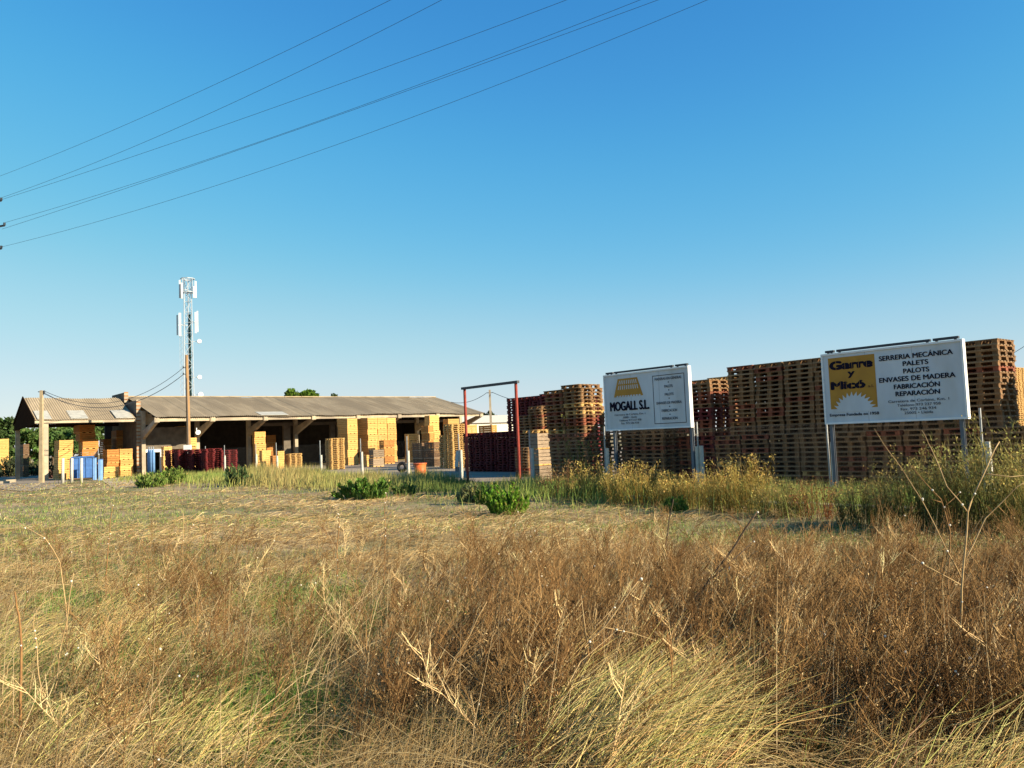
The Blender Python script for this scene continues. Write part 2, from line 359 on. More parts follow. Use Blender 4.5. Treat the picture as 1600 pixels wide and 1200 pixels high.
for x0 in (9.3,):
    b = MB(); 
    zf = lambda y: 4.80+(y-HE)/9.3*2.30+.045
    b.hull([(x0, -9.15, zf(-9.15)), (x0+2.6, -9.15, zf(-9.15)), (x0+2.6, -7.7, zf(-7.7)), (x0, -7.7, zf(-7.7))] +
           [(x0, -9.15, zf(-9.15)+.02), (x0+2.6, -9.15, zf(-9.15)+.02), (x0+2.6, -7.7, zf(-7.7)+.02), (x0, -7.7, zf(-7.7)+.02)]); b.build('skylight', M['skylight'], hall)
# stepped fire wall between the two sheds
fw = empty('fire_wall', B0, LB, 'stepped brick-edged fire wall rising between the small and long roofs', 'wall')
b = MB(); b.box(-.13, .2, -4.85, -.9, 0, 6.5); b.box(-.13, .2, -.9, 3.4, 0, 7.45); b.build('wall_slab', M['wall'], fw)
for (y, z0, z1) in ((-4.92, 0, 6.55), (-.97, 6.55, 7.5)):
    b = MB(); bb = MB(); z = z0
    while z < z1-.05:
        b.box(-.14, .22, y, y+.07, z, min(z+.2, z1)); z += .2
        if z < z1-.05: bb.box(-.13, .21, y+.01, y+.07, z, min(z+.12, z1)); z += .12
    b.build('quoin', M['concrete'], fw); bb.build('brick_course', M['brick'], fw)
b = MB(); b.box(.22, 1.6, -4.8, -4.7, 4.35, 5.6); b.build('rendered_panel', M['concrete'], fw)
# small open shed on the left
shed = empty('open_shed', B0, LB, 'small open-sided shed with dark boarded gable, left of the fire wall', 'shed')
SX = -7.9; SE = -5.6
V, Q = corrugated(SX, -.36, [(SE, 4.88), (SE*.5, 5.96), (0, 7.02)]); raw('roof', V, Q, M['roof'], parent=shed)
V, Q = corrugated(SX, -.36, [(.02, 7.02), (5.0, 4.95)]); raw('rear_roof', V, Q, M['roof'], parent=shed)
zs = lambda y: 4.88+(y-SE)/5.6*2.14+.04
for x0, wd in ((-7.7, 1.0), (-5.3, 1.3), (-1.9, 1.4)):
    b = MB(); y0, y1 = SE+.1, SE+2.1
    b.hull([(x0, y0, zs(y0)), (x0+wd, y0, zs(y0)), (x0+wd, y1, zs(y1)), (x0, y1, zs(y1)), (x0, y0, zs(y0)+.02), (x0+wd, y0, zs(y0)+.02), (x0+wd, y1, zs(y1)+.02), (x0, y1, zs(y1)+.02)]); b.build('skylight', M['skylight'], shed)
b = MB(); b.beam((SX, SE+.12, 4.72), (-.36, SE+.12, 4.72), .2, .2); b.build('eave_beam', M['concrete'], shed)
for x, y, zt in ((SX+.8, SE+.3, 4.62), (SX+.25, 4.6, 4.9), ):
    b = MB(); b.box(x-.17, x+.17, y-.17, y+.17, 0, zt); b.build('column', M['concrete'], shed)
b = MB(); 
b.poly([(SX+.02, y, z) for y, z in ((SE+.1, 4.55), (SE+.1, 4.82), (0, 6.95), (4.9, 4.92), (4.9, 4.35))], ext=(.12, 0, 0)); b.build('gable_boarding', M['darkwood'], shed)
b = MB(); b.beam((SX-.03, SE, 4.9), (SX-.03, 0, 7.05), .06, .2); b.beam((SX-.03, 0, 7.05), (SX-.03, 5, 4.95), .06, .2); b.build('barge_board', M['darkwood'], shed)
b = MB(); b.beam((SX+.3, 0, 4.6), (-.4, 0, 4.6), .2, .3); b.build('tie_beam', M['darkwood'], shed)
# pale low building and roof seen past the hall's right end
p = gp(752, 120); ob = empty('pale_warehouse', p, A, 'pale low warehouse behind yellow crates right of the hall', 'building')
b = MB(); b.box(-9, 9, 0, 12, 0, 4.3); b.build('wall', M['concrete_white'], ob)
b = MB(); b.hull([(-9.3, -.4, 4.31), (9.3, -.4, 4.31), (9.3, 12.4, 4.31), (-9.3, 12.4, 4.31), (-9.3, 4.5, 5.6), (9.3, 4.5, 5.6), (9.3, 5, 5.6), (-9.3, 5, 5.6)]); b.build('roof', M['concrete_white'], ob)

# ------------------------------------------------------------------ crates
def crate_meshes(w, d, h):
    b = MB(); np_ = max(2, int(round(h/.17))); g = .022; ph = (h-.06)/np_; t = .025
    for i in range(np_):
        z0 = .06+i*ph; z1 = z0+ph-g
        b.box(0, w, 0, t, z0, z1); b.box(0, w, d-t, d, z0, z1); b.box(0, t, t+.001, d-t-.001, z0, z1); b.box(w-t, w, t+.001, d-t-.001, z0, z1)
    for x in (t+.002, w-t-.082):
        for y in (t+.002, d-t-.082): b.box(x, x+.08, y, y+.08, .06, h-.004)
    b.box(t, w-t, t, d-t, .06, .08); b.box(t, w-t, t, d-t, h*.8, h*.8+.01)
    me1 = b.mesh('plank_body'); s = MB()
    for x in (0, w/2-.13, w-.26): s.box(x, x+.26, .003, d-.003, 0, .058)
    return me1, s.mesh('skid_base')
NC = [0]
def crate_stack(edge, R, L, ytop, Y, n, tone, phrase, z0=0.0, wmin=.7, jit=.045, color=''):
    p = gp(edge, Y); w = max(.5, fitw(p, E1, R)) if R else wmin
    d = max(.6, min(2.0, fitw(p, E2, L))) if L and L < edge else 1.05
    zt = zat(p, ytop) if ytop else z0+n*.7
    h = (zt-z0)/n
    a, s = crate_meshes(w, d, h); ms = []
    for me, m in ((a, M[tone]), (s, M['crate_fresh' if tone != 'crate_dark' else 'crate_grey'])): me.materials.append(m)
    for i in range(n):
        label = f"{color or CN[tone]} crate, {orank(i, n)} in {phrase}" if n > 1 else f"{color or CN[tone]} crate, {phrase}"
        dx, dy = random.uniform(-jit, jit), random.uniform(-jit, jit)
        e = empty('wooden_crate', p+E1*dx+E2*dy+EZ*(z0+i*h+.012), A+random.uniform(-.045, .045), label, 'crate', 'wooden crates around the sawmill hall')
        for me in (a, s):
            o = bpy.data.objects.new(me.name, me); COL.objects.link(o); o.parent = e
    return p, w, d, zt
CN = dict(crate_fresh='pale yellow', crate_orange='orange brown', crate_grey='greyish', crate_dark='dark brown')
S = crate_stack
S(129.5, 154, 115, 687, 69, 4, 'crate_orange', 'the wide stack behind the blue skip')
S(125, 149.7, 117, 664, 69.2, 2, 'crate_orange', 'the upper pile above the blue skip', z0=3.14)
S(92, 114, 84, 688, 66, 4, 'crate_fresh', 'stack left of the blue skip')
S(167.5, 186, 160, 702.5, 67, 4, 'crate_orange', 'stack just right of the blue posts', color='amber')
S(188, 208, 187, 701.5, 68, 5, 'crate_fresh', 'stack against the fire wall')
S(162, 186, 155, 730, 64.5, 2, 'crate_fresh', 'the low pile at the foot of the blue posts')
S(183, 199, 174, 672.5, 72.5, 6, 'crate_orange', 'the tallest stack beside the fire wall')
S(161, 174, 155, 686, 72, 5, 'crate_orange', 'stack deep in the open shed')
S(-2, 14, -12, 686, 85, 4, 'crate_fresh', "the stack at the photo's left edge")
S(36, 41, 15, 694, 78, 3, 'crate_dark', "the dark stack left of the shed's corner pillar")
S(280, 291, 273, 665.6, 72, 6, 'crate_fresh', 'the tall stack just left of the wooden pole')
S(297.5, 308, 292, 684, 68, 4, 'crate_fresh', 'stack just right of the wooden pole')
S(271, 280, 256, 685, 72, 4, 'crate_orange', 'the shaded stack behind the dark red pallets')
S(256, 269, 252, 698, 67, 3, 'crate_fresh', 'stack right of the gas bottles')
S(399, 416, 397, 674, 74, 6, 'crate_fresh', "the tall stack by the hall's third pillar")
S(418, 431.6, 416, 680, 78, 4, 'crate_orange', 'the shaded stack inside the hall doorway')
S(410, 424, 406, 704, 71, 2, 'crate_fresh', 'the small pile right of the red pallets')
S(426, 433, 424, 712, 70, 1, 'crate_orange', 'alone between two small crate piles before the hall')
S(434, 444, 431, 705, 71.5, 2, 'crate_fresh', 'the small pile next to the slatted pallet pile')
S(544, 559.5, 526, 654, 74, 6, 'crate_fresh', 'the tall narrow stack right of the yellow pallets')
S(576, 591, 560, 653, 77.5, 8, 'crate_fresh', 'left one of three bright stacks under the eave')
S(591.8, 606, None, 653, 78.6, 8, 'crate_fresh', 'middle one of three bright stacks under the eave')
S(607.4, 621, None, 653.2, 79.7, 8, 'crate_fresh', 'right one of three bright stacks under the eave')
S(601, 618, 594, 688, 73, 3, 'crate_orange', 'stack before the three tall bright stacks')
S(584, 600.6, 577, 703, 66, 2, 'crate_grey', 'the grey pile between two concrete fence posts')
S(573, 583, 570, 711, 68, 2, 'crate_fresh', 'the low yellow pile beside the grey crates')
S(673.5, 688.6, 666, 649, 74, 6, 'crate_fresh', "the tall stack near the hall's right end")
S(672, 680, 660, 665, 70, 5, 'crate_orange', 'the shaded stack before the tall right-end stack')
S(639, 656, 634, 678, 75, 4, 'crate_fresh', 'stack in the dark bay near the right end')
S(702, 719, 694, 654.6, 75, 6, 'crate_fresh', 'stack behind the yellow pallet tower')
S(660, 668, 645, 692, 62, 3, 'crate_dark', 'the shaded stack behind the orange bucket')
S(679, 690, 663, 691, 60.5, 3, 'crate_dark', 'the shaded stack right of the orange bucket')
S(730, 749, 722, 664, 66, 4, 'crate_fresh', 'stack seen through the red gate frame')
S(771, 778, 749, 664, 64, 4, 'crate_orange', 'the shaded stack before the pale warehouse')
pQ, wQ, dQ, zQ = S(843.5, 865, 832, 677, 35, 3, 'crate_grey', 'the slatted stack right of the gate frame')

# ------------------------------------------------------------------ pallets
def pallet_parts(w=1.2, d=1.0):
    """deck boards run along y (local E2); three bearers of blocks run along x; base boards under the ends"""
    deck = MB(); nb = 6; bw = .145
    for i in range(nb):
        x = i*(w-bw)/(nb-1); deck.box(x, x+bw, 0, d, .116, .144)
    bear = []
    for y in (.012, d/2-.08, d-.152):
        m = MB(); m.box(.016, w-.016, y, y+.14, .0945, .1155)
        for x in (.016, w/2-.08, w-.176): m.box(x, x+.16, y+.002, y+.138, .0235, .094)
        bear.append(m)
    base = MB()
    for x in (0, w/2-.06, w-.12): base.box(x, x+.12, 0, d, 0, .023)
    return deck, bear, base
PD, PBR, PBS = pallet_parts()
def finish(mb, name, m):
    me = mb.mesh(name); me.materials.append(m); return me
PAL = {}
for k in ('pallet', 'pallet_fresh', 'red', 'russet'):
    dm = M['deck'] if k == 'pallet' else M[k]; PAL[k] = (finish(PD, 'deck', dm), [finish(x, 'bearer', M[k]) for x in PBR]+[finish(PBS, 'base_board', dm)])
ALLP = []                                              # (pos, rot, tone, label, group, hidden)
def pallet_stack(p, n, tone, phrase, z0=0.0, lean=(0, 0), jit=.013, tierphrase='', group='pallets in the yard', mix=0.0, rus=.12):
    for i in range(n):
        z = z0+.014+i*.1455
        jj = jit*(4 if random.random() < .06 else 1.2); q = np.asarray(p)+E1*(random.gauss(0, jj)+lean[0]*i*.1455)+E2*(random.gauss(0, jj)+lean[1]*i*.1455)
        t = tone
        if mix and (random.random() < mix or (mix > .4 and i > n-6)): t = 'pallet_fresh' if tone == 'pallet' else 'pallet'
        if t == 'pallet' and random.random() < rus: t = 'russet'
        if t == 'pallet' and random.random() < .02: t = 'pallet_fresh'
        cn = dict(pallet='brown', pallet_fresh='yellow', red='red', russet='russet')[t]
        ALLP.append((q+EZ*z, A+random.gauss(0, .012), t, f"{cn} pallet, {orank(i, n)}, {phrase}", group))
RN = ['left-end stack', 'second stack from left', 'third stack from left', 'stack left of the saw-blade sign', 'stack behind the saw-blade sign',
      'stack behind the sign centre', 'stack behind the right sign post', 'second stack from right end', 'right-end stack']
D1 = 1.06
for k in range(9):                                     # lower tier, twelve high
    t = 4.5-k*D1
    pallet_stack(fl(t, 2.45), 12, 'pallet', 'lower tier of row, '+RN[k], lean=(random.uniform(-.02, .03), random.uniform(-.025, .025)), group='pallets in the long row behind the fence')
for k in range(8):
    t = 4.15-k*D1 
    n = 16 if k < 5 else 16
    pallet_stack(fl(t, 2.85), n, 'pallet', 'upper tier of row, '+RN[k if k < 7 else 8], z0=12*.1455, lean=(random.uniform(-.03, .03), random.uniform(-.03, .03)), group='pallets in the long row behind the fence')
for k in range(0, 7):                                  # a second row right behind the first
    pallet_stack(fl(3.6-k*D1, 4.4), 28, 'pallet', 'rear row', group='pallets in the long row behind the fence', jit=.015)
for k in range(5):  # unseen stacks added right of the view to shade the right-end stack
    pallet_stack(np.array([15.6, 19.9, 0])+E1*(k%2)*1.3-E2*(k//2)*1.1, 26, 'pallet', 'rear row', jit=.02)
# row behind the pallet-logo sign and left of the long row
def pst(edge, Y, n, tone, phrase, **k): pallet_stack(gp(edge, Y), n, tone, phrase, **k)
g2 = 'pallets in the leaning stacks by the pallet-logo sign'
pst(921, 30.6, 27, 'pallet', 'stack touching the pallet-logo sign', lean=(-.02, .05), group=g2, mix=.1)
c = gp(921, 30.6)+E2*1.05
pallet_stack(c, 26, 'pallet', 'second stack left of the pallet-logo sign', lean=(-.02, .06), group=g2)
g3 = 'pallets in the stacks between the two signs'
c = gp(1120, 28.6)
pallet_stack(c, 26, 'red', 'sunlit-topped stack between the signs', lean=(.0, .02), group=g3, mix=.5, rus=.55)
pallet_stack(c+E2*1.05, 26, 'pallet', 'brown stack left of the red one', lean=(.0, .03), group=g3, rus=.55)
pallet_stack(c+E2*2.1, 26, 'pallet', 'stack left of the red one', lean=(.0, .02), group=g3, rus=.55)
pallet_stack(c+E2*3.15, 25, 'pallet', 'stack behind the pallet-logo sign edge', group=g3, rus=.55)
pst(1151, 29.6, 27, 'pallet', 'stack left of the long row, lit at its top', lean=(.0, .02), group=g3, mix=.1, rus=.55)
for k, px in enumerate((978, 1008, 1040)):
    pst(px, 31-k*.9, 15, 'pallet', ['left stack under the pallet-logo sign', 'middle stack under the pallet-logo sign', 'right stack under the pallet-logo sign'][k], group='pallets in low stacks under the pallet-logo sign')
# red wall of pallets through the gate
rw = np.array([.7, 45, 0.])
for k in range(4): pallet_stack(rw+E2*(1.7-1.08*(k+1)), 29, 'red', 'the tall red wall', group='red pallets')
for k in range(4): pallet_stack(rw+E2*(1.75+1.08*k), 16, 'red', 'the low red wall', group='red pallets')
pst(850, 40, 24, 'pallet', 'stack behind the grey crates'); pst(832, 40.5, 21, 'pallet', 'second stack behind the grey crates')
pst(826, 39.6, 10, 'pallet', 'low stack left of the grey crates')
pallet_stack(gp(843, 35.2), 1, 'pallet_fresh', 'lying alone on top of the grey crate stack', z0=zQ)
for k in range(3): pallet_stack(gp(868, 42-k*.3)+E2*(-k*1.1), 29-k, 'red', 'red stacks by the leaning ones')
pst(518, 63, 17, 'pallet_fresh', 'the yellow pallet pile before the hall'); pst(708, 55, 21, 'pallet_fresh', 'the yellow pallet tower left of the gate')
pst(700, 57, 16, 'pallet_fresh', 'the pile left of the yellow pallet tower')
pst(453, 72, 9, 'pallet_fresh', 'the short slatted pallet pile'); 
for px, Y, n in ((346, 58, 13), (322, 57.5, 14), (300, 58.5, 14), (279, 59, 14), (264, 60, 14)): pst(px, Y, n, 'red', 'dark red pile')
for k in range(4):
    pallet_stack(gp(1584, 56)+E1*(k*1.24), 38, 'pallet_fresh', 'far bright stack', jit=.015)
    pallet_stack(gp(1576, 56)+E1*(k*1.24)+E2*1.1, 36, 'pallet_fresh', 'far bright stack', jit=.015)
def hidden(q, label):
    px, py = proj(q+E1*.0+EZ*.07)
    if 'rear row' in label: return True
    c1 = 1300 < px < 1500 and 543 < py < 652; c2 = 955 < px < 1070 and 585 < py < 662
    cx, cy = proj(q+E2*.9); c1 = c1 and 1292 < cx
    return c1 or c2 or py > 815
vis = sorted([a for a in ALLP if not hidden(a[0], a[3])], key=lambda a: a[0][1])
IND = vis[:296]; ids = set(id(a) for a in IND); REST = [a for a in ALLP if id(a) not in ids]
for q, r, t, lab, grp in IND:
    e = empty('pallet', q, r, lab, 'pallet', grp)
    for me in (PAL[t][0], *PAL[t][1]):
        o = bpy.data.objects.new(me.name, me); COL.objects.link(o); o.parent = e
# the remaining pallets, one object
tv = []; tf = []; b = MB()
b.v = []; 
full = MB()
for m_ in (PD, *PBR, PBS):
    o = len(full.v); full.v += m_.v; full.f += [tuple(o+i for i in f) for f in m_.f]
dk = np.array([len(PD.f)+sum(len(x.f) for x in PBR)])
isdeck = np.zeros(len(full.f), bool); isdeck[:len(PD.f)] = True; isdeck[-len(PBS.f):] = True
tv = np.array(full.v); tq = np.array(full.f)
Vs = []; Qs = []; Ms = []; mk = ['pallet', 'pallet_fresh', 'redstuff', 'deck', 'russet']
for i, (q, r, t, lab, grp) in enumerate(REST):
    c_, s_ = cos(r), sin(r)
    Vs.append(np.stack([tv[:, 0]*c_-tv[:, 1]*s_, tv[:, 0]*s_+tv[:, 1]*c_, tv[:, 2]], 1)+q); Qs.append(tq+i*len(tv)); Ms.append(np.where(isdeck & (t == 'pallet'), 3, dict(pallet=0, pallet_fresh=1, red=2, russet=4)[t]))
po = raw('pallet_stacks', np.concatenate(Vs), np.concatenate(Qs), M['pallet'])
po.data.materials.append(M['pallet_fresh']); po.data.materials.append(M['redstuff']); po.data.materials.append(M['deck']); po.data.materials.append(M['russet'])
po.data.polygons.foreach_set('material_index', np.concatenate(Ms).astype(np.int32))
tag(po, 'distant and half-hidden stacks of brown, yellow and red pallets filling the yard', 'pallets', kind='stuff')

# ------------------------------------------------------------------ signs
def text(body, x, z, width, height, m, parent, name='lettering', bold=0.0, y=-.012, align='CENTER', shear=0):
    cu = bpy.data.curves.new(name, 'FONT'); cu.body = body; cu.size = 1; cu.align_x = 'LEFT'; cu.offset = 0; cu.extrude = .0; cu.shear = shear
    o = bpy.data.objects.new(name, cu); COL.objects.link(o)
    dg = bpy.context.evaluated_depsgraph_get(); me = bpy.data.meshes.new_from_object(o.evaluated_get(dg)); bpy.data.objects.remove(o); 
    n = len(me.vertices); co = np.zeros(n*3, np.float32); me.vertices.foreach_get('co', co); co = co.reshape(-1, 3)
    x0, x1 = co[:, 0].min(), co[:, 0].max(); cap = .73; fs = [tuple(p.vertices) for p in me.polygons]
    kx = width/(x1-x0); bx = bold*height/cap*1.0
    m_ = MB(); sh = [(0, 0)] + ([(dx*bx, dz*bx*.5) for dx, dz in ((-1, 0), (1, 0), (-.5, 1), (.5, -1), (.5, 1), (-.5, -1))] if bold else [])
    for i_, (dx, dz) in enumerate(sh):
        o_ = len(m_.v); m_.v += [(x+(c_[0]-x0)*kx+dx, y-.0004*i_, z+c_[1]/cap*height+dz) for c_ in co]
        m_.f += [tuple(o_+q for q in f) for f in fs]
    bpy.data.meshes.remove(me); me = m_.mesh(name); me.materials.append(m)
    o = bpy.data.objects.new(name, me); COL.objects.link(o); o.parent = parent
    return o
def flat(parent, name, m, polys, y=-.008):
    b = MB()
    for pl in polys: b.poly([(u, y, v) for u, v in pl])
    me = b.mesh(name); me.materials.append(m); o = bpy.data.objects.new(name, me); COL.objects.link(o); o.parent = parent; return o
RZ = A-pi/2
def sign(t0, label, W, z0, z1, posts, rails, depth=.12):
    s = empty('billboard', fl(t0, 0), RZ, label, 'sign', 'company billboards along the fence')
    b = MB(); b.box(.045, W-.045, 0.0, .03, z0+.05, z1-.05); b.build('panel', M['signwhite'], s)
    b = MB(); f = -.03
    b.box(0, W, f, depth, z1-.05, z1+.0); b.box(0, W, f, depth, z0, z0+.05); b.box(0, .045, f, depth, z0+.05, z1-.05); b.box(W-.045, W, f, depth, z0+.05, z1-.05)
    b.build('frame', M['white'], s)
    b = MB()
    for x in (W*.335, W*.667): b.box(x-.004, x+.004, -.0025, -.0005, z0+.05, z1-.05)
    b.build('panel_joint', M['steel'], s)
    for x in posts:
        b = MB(); b.box(x-.045, x+.045, .0315, .0315+.012, 0, z0-.002); b.box(x-.045, x+.045, .11, .122, 0, z0-.002); b.box(x-.006, x+.006, .044, .109, 0, z0-.002)
        b.build('post', M['postgrey'], s)
    b = MB()
    for x0, x1 in rails: b.box(x0, x1, 0, .09, z1+.025, z1+.085)
    for x0, x1 in rails: b.box(x0+.05, x0+.1, .02, .06, z1+.001, z1+.024); b.box(x1-.1, x1-.05, .02, .06, z1+.001, z1+.024)
    b.build('top_rail', M['darksteel'], s)
    return s
s2 = sign(0.08, 'large white billboard with orange panel, white saw blade and sawmill services list', 3.6, 2.0, 3.9, (.14, 3.42), ((.12, .36), (.44, 2.85), (2.92, 3.5)))
U = .08
flat(s2, 'orange_panel', M['mustard'], [[(U+.11, 2.40), (U+1.38, 2.40), (U+1.38, 3.77), (U+.11, 3.77)]], -.004)
cx, cz = U+.76, 2.30; pts = []                         # half saw blade with hooked teeth
nt_ = 14
for i in range(nt_):
    a0 = pi*(1-i/nt_); a1 = pi*(1-(i+1)/nt_); am = a0*.25+a1*.75
    pts += [(cx+.47*cos(a0), cz+.42*sin(a0)), (cx+.60*cos(am+.02), cz+.54*sin(am+.02)), (cx+.50*cos(a1+.05), cz+.45*sin(a1+.05))]
pts = [(min(max(u, U+.115), U+1.375), v) for u, v in pts]
flat(s2, 'saw_blade', M['signwhite'], [pts+[(U+1.2, 2.31), (U+.32, 2.31)]], -.008)
def stencil(body, x, z, wd, ht, bold, par, bgm, slit=(.32,)):
    o = text(body, x, z, wd, ht, M['navy'], par, bold=bold, y=-.008); n = len(body)
    return o
stencil('Garre', U+.17, 3.46, 1.13, .215, .11, s2, None); stencil('y', U+.65, 3.26, .17, .17, .07, s2, None)
stencil('Micó', U+.17, 2.93, .9, .20, .11, s2, None); text('s.l.', U+1.17, 2.92, .14, .07, M['navy'], s2, y=-.008, bold=.01)
for body, u0, z, wd in (('Garre', U+.17, 3.46, 1.13), ('Micó', U+.17, 2.93, .9)):   # stencil bridges cut through the fat letters
    flat(s2, 'stencil_bridge', M['mustard'], [[(u0+wd*k-.004, z-.03), (u0+wd*k+.004, z-.03), (u0+wd*k+.004, z+.25), (u0+wd*k-.004, z+.25)] for k in ((.14, .36, .53, .69, .88) if body == 'Garre' else (.17, .28, .46, .62, .86))], -.0105)
text('Empresa Fundada en 1958', U+.07, 2.21, 1.33, .075, M['navy'], s2, bold=.03)
for body, x0, x1, z, h in (('SERRERIA MECÁNICA', 1.5, 3.28, 3.565, .125), ('PALETS', 2.09, 2.70, 3.385, .12), ('PALOTS', 2.09, 2.71, 3.20, .12), ('ENVASES DE MADERA', 1.47, 3.30, 3.01, .125), ('FABRICACIÓN', 1.83, 2.93, 2.82, .12), ('REPARACIÓN', 1.86, 2.92, 2.64, .12)):
    text(body, U+x0, z, x1-x0, h, M['navy'], s2, bold=.035)
for body, x0, x1, z in (('Carretera de Corbins, Km. 1', 1.66, 3.12, 2.48), ('Teléfono 973 237 958', 1.88, 2.92, 2.375), ('Fax. 973 246 934', 1.96, 2.81, 2.275), ('25005 • Lleida', 2.04, 2.73, 2.18)):
    text(body, U+x0, z, x1-x0, .068, M['ink'], s2, bold=.008)
s1 = sign(8.22, 'smaller white billboard with mustard pallet logo and boxed services list', 3.68, 2.08, 4.02, (.34, 3.62), ((.1, .42), (.5, 3.05), (3.15, 3.62)))
o1 = 8.22
TL, TR, BR, BL = (.66, 3.84), (1.54, 3.84), (1.77, 3.22), (.45, 3.22)
flat(s1, 'pallet_logo', M['mustard'], [[BL, BR, TR, TL]], -.004)
sl_ = []
def lg(u, v): 
    xl = BL[0]+(TL[0]-BL[0])*v; xr = BR[0]+(TR[0]-BR[0])*v; return (xl+(xr-xl)*u, BL[1]+(TL[1]-BL[1])*v)
for v0, v1, n in ((.70, .90, 10), (.40, .62, 10), (-.01, .07, 9)):
    for i in range(n):
        u = (i+.5)/n*.86+.07; du = .016 if v1 < .95 and v0 > 0 else .03
        sl_.append([lg(u-du, v0), lg(u+du, v0), lg(u+du+.012, v1), lg(u-du+.012, v1)])
flat(s1, 'logo_slots', M['signwhite'], sl_, -.008)
text('MOGALL S.L.', .27, 2.76, 1.73, .31, M['navy'], s1, bold=.05)
for body, x0, x1, z in (('Carretera de Corbins, Km. 1', .45, 1.83, 2.585), ('25005 • Lleida', .82, 1.45, 2.485), ('Teléfono 973 237 958', .65, 1.64, 2.385), ('Fax. 973 246 934', .74, 1.53, 2.285)):
    text(body, x0, z, x1-x0, .068, M['ink'], s1, bold=.008)
for body, x0, x1, z in (('MADERAS EN GENERAL', 2.30, 3.40, 3.655), ('PALETS', 2.69, 3.02, 3.40), ('PALOTS', 2.69, 3.04, 3.14), ('ENVASES DE MADERA', 2.33, 3.35, 2.87), ('FABRICACION', 2.53, 3.15, 2.62), ('REPARACION', 2.53, 3.15, 2.365)):
    text(body, x0, z, x1-x0, .088, M['ink'], s1, bold=.018)
fr = []
x0, x1, z0, z1 = 2.21, 3.49, 2.25, 3.81; q = .011
fr += [[(x0, z1-q), (x1, z1-q), (x1, z1+q), (x0, z1+q)], [(x0, z0-q), (x1, z0-q), (x1, z0+q), (x0, z0+q)], [(x0-q, z0-q), (x0+q, z0-q), (x0+q, z1+q), (x0-q, z1+q)], [(x1-q, z0-q), (x1+q, z0-q), (x1+q, z1+q), (x1-q, z1+q)]]
flat(s1, 'list_border', M['ink'], fr)
flat(s1, 'bullet', M['ink'], [[(2.855+.025*cos(a), z+.022*sin(a)) for a in np.linspace(0, 2*pi, 8, endpoint=False)] for z in (3.57, 3.315, 3.05, 2.785, 2.53)])

# ------------------------------------------------------------------ fence, gate frame
def fence(ts, t0, t1, label, sp, off=.55):
    f = empty('wire_fence', fl(t0, off), A, label, 'fence')
    L = t1-t0; hgt = 2.0
    def slide(t):                                      # keep the post on its sight line when the fence stands a little behind
        want = proj(fl(t, 0))[0]; lo, hi = t-3, t+3
        for _ in range(40):
            m = (lo+hi)/2
            if proj(fl(m, off))[0] > want: lo = m
            else: hi = m
        return lo
    for i, t in enumerate(ts):
        y = slide(t)-t0; b = MB(); jx = random.uniform(-.03, .03)
        b.tube([(0, y, .0), (jx, y+random.uniform(-.03, .03), 2.25)], .028, 8); p = b.build('post', M['steel'], f)
        b = MB(); b.tube([(-.02, y-.14, 0), (jx*.6-.02, y-.14, 1.5+random.uniform(-.1, .06))], [.075, .068], 8); b.build('concrete_sleeve', M['concrete_white'], p)
    b = MB(); n = int((L+hgt)/sp)
    def rib(y0, y1, sgn):
        b.beam((.035+.002*sgn, y0[0], y0[1]), (.035+.002*sgn, y1[0], y1[1]), .0016, .0016, up=(1, 0, 0))
    for i in range(n):
        y = -hgt+i*sp
        a0, a1 = max(y, 0), min(y+hgt, L)
        if a1 > a0: rib((a0, a0-y+.02), (a1, a1-y+.02), 1); rib((a0, hgt-(a0-y)+.02), (a1, hgt-(a1-y)+.02), -1)
    b.build('chain_link', M['wire'], f)
    b = MB()
    for z in (.15, 1.05, 2.03): b.beam((.03, 0, z), (.03, L, z), .006, .006)
    b.build('tension_wire', M['wire'], f)
    return f
fence((-7.4, -3.75, .05, 4.35, 4.5, 8.35, 12.3), -7.4, 12.3, 'chain-link fence with galvanised posts behind both billboards', .07)
fence((16.95, 21.2, 25.6, 30.2, 36.1, 39.4, 45.0, 48.8), 16.95, 48.8, 'chain-link fence with white concrete sleeves left of the red gate frame', .16)
g = empty('gate_frame', fl(14.7, 0), A, 'tall red steel gate frame with dark crossbar standing open', 'gate frame')
for y in (-1.7, 1.72):
    b = MB(); b.tube([(0, y, 0), (0, y, 4.12)], .062, 10); b.build('post', M['rust'], g)
b = MB(); b.beam((0, -1.85, 4.17), (0, 1.9, 4.17), .12, .1); b.build('crossbar', M['darksteel'], g)

# ------------------------------------------------------------------ poles, cables, mast
pw = fl(52.6, 0); wp = empty('utility_pole', pw, 0, 'brown wooden utility pole with white meter box before the hall', 'pole')
b = MB(); b.tube([(0, 0, 0), (0, 0, 4.5), (-.06, 0, 9.4)], [.17, .15, .11], 10); b.build('shaft', M['polewood'], wp, True)
b = MB(); b.box(-.22, .3, -.42, -.18, 1.75, 2.4); b.build('meter_box', M['white'], wp)
b = MB(); b.tube([(.05, -.17, .2), (.05, -.17, 1.75)], .03, 6); b.tube([(.05, -.17, 2.4), (.0, -.14, 7.6)], .015, 6); b.build('conduit', M['postgrey'], wp)
b = MB(); 
for z in (8.4, 7.9): b.tube([(-.14, 0, z), (-.32, -.02, z+.02)], .035, 6); b.tube([(-.32, -.02, z-.03), (-.32, -.02, z+.12)], .05, 8)
b.build('insulator', M['darksteel'], wp)
pc = gp(65, 60); cpz = zat(pc, 610); cpole = empty('utility_pole', pc, 0, "slim concrete utility pole at the open shed's left corner", 'pole')
b = MB(); b.hull([(-.15, -.13, 0), (.15, -.13, 0), (.15, .13, 0), (-.15, .13, 0), (-.1, -.08, cpz), (.1, -.08, cpz), (.1, .08, cpz), (-.1, .08, cpz)]); b.build('shaft', M['polecon'], cpole)
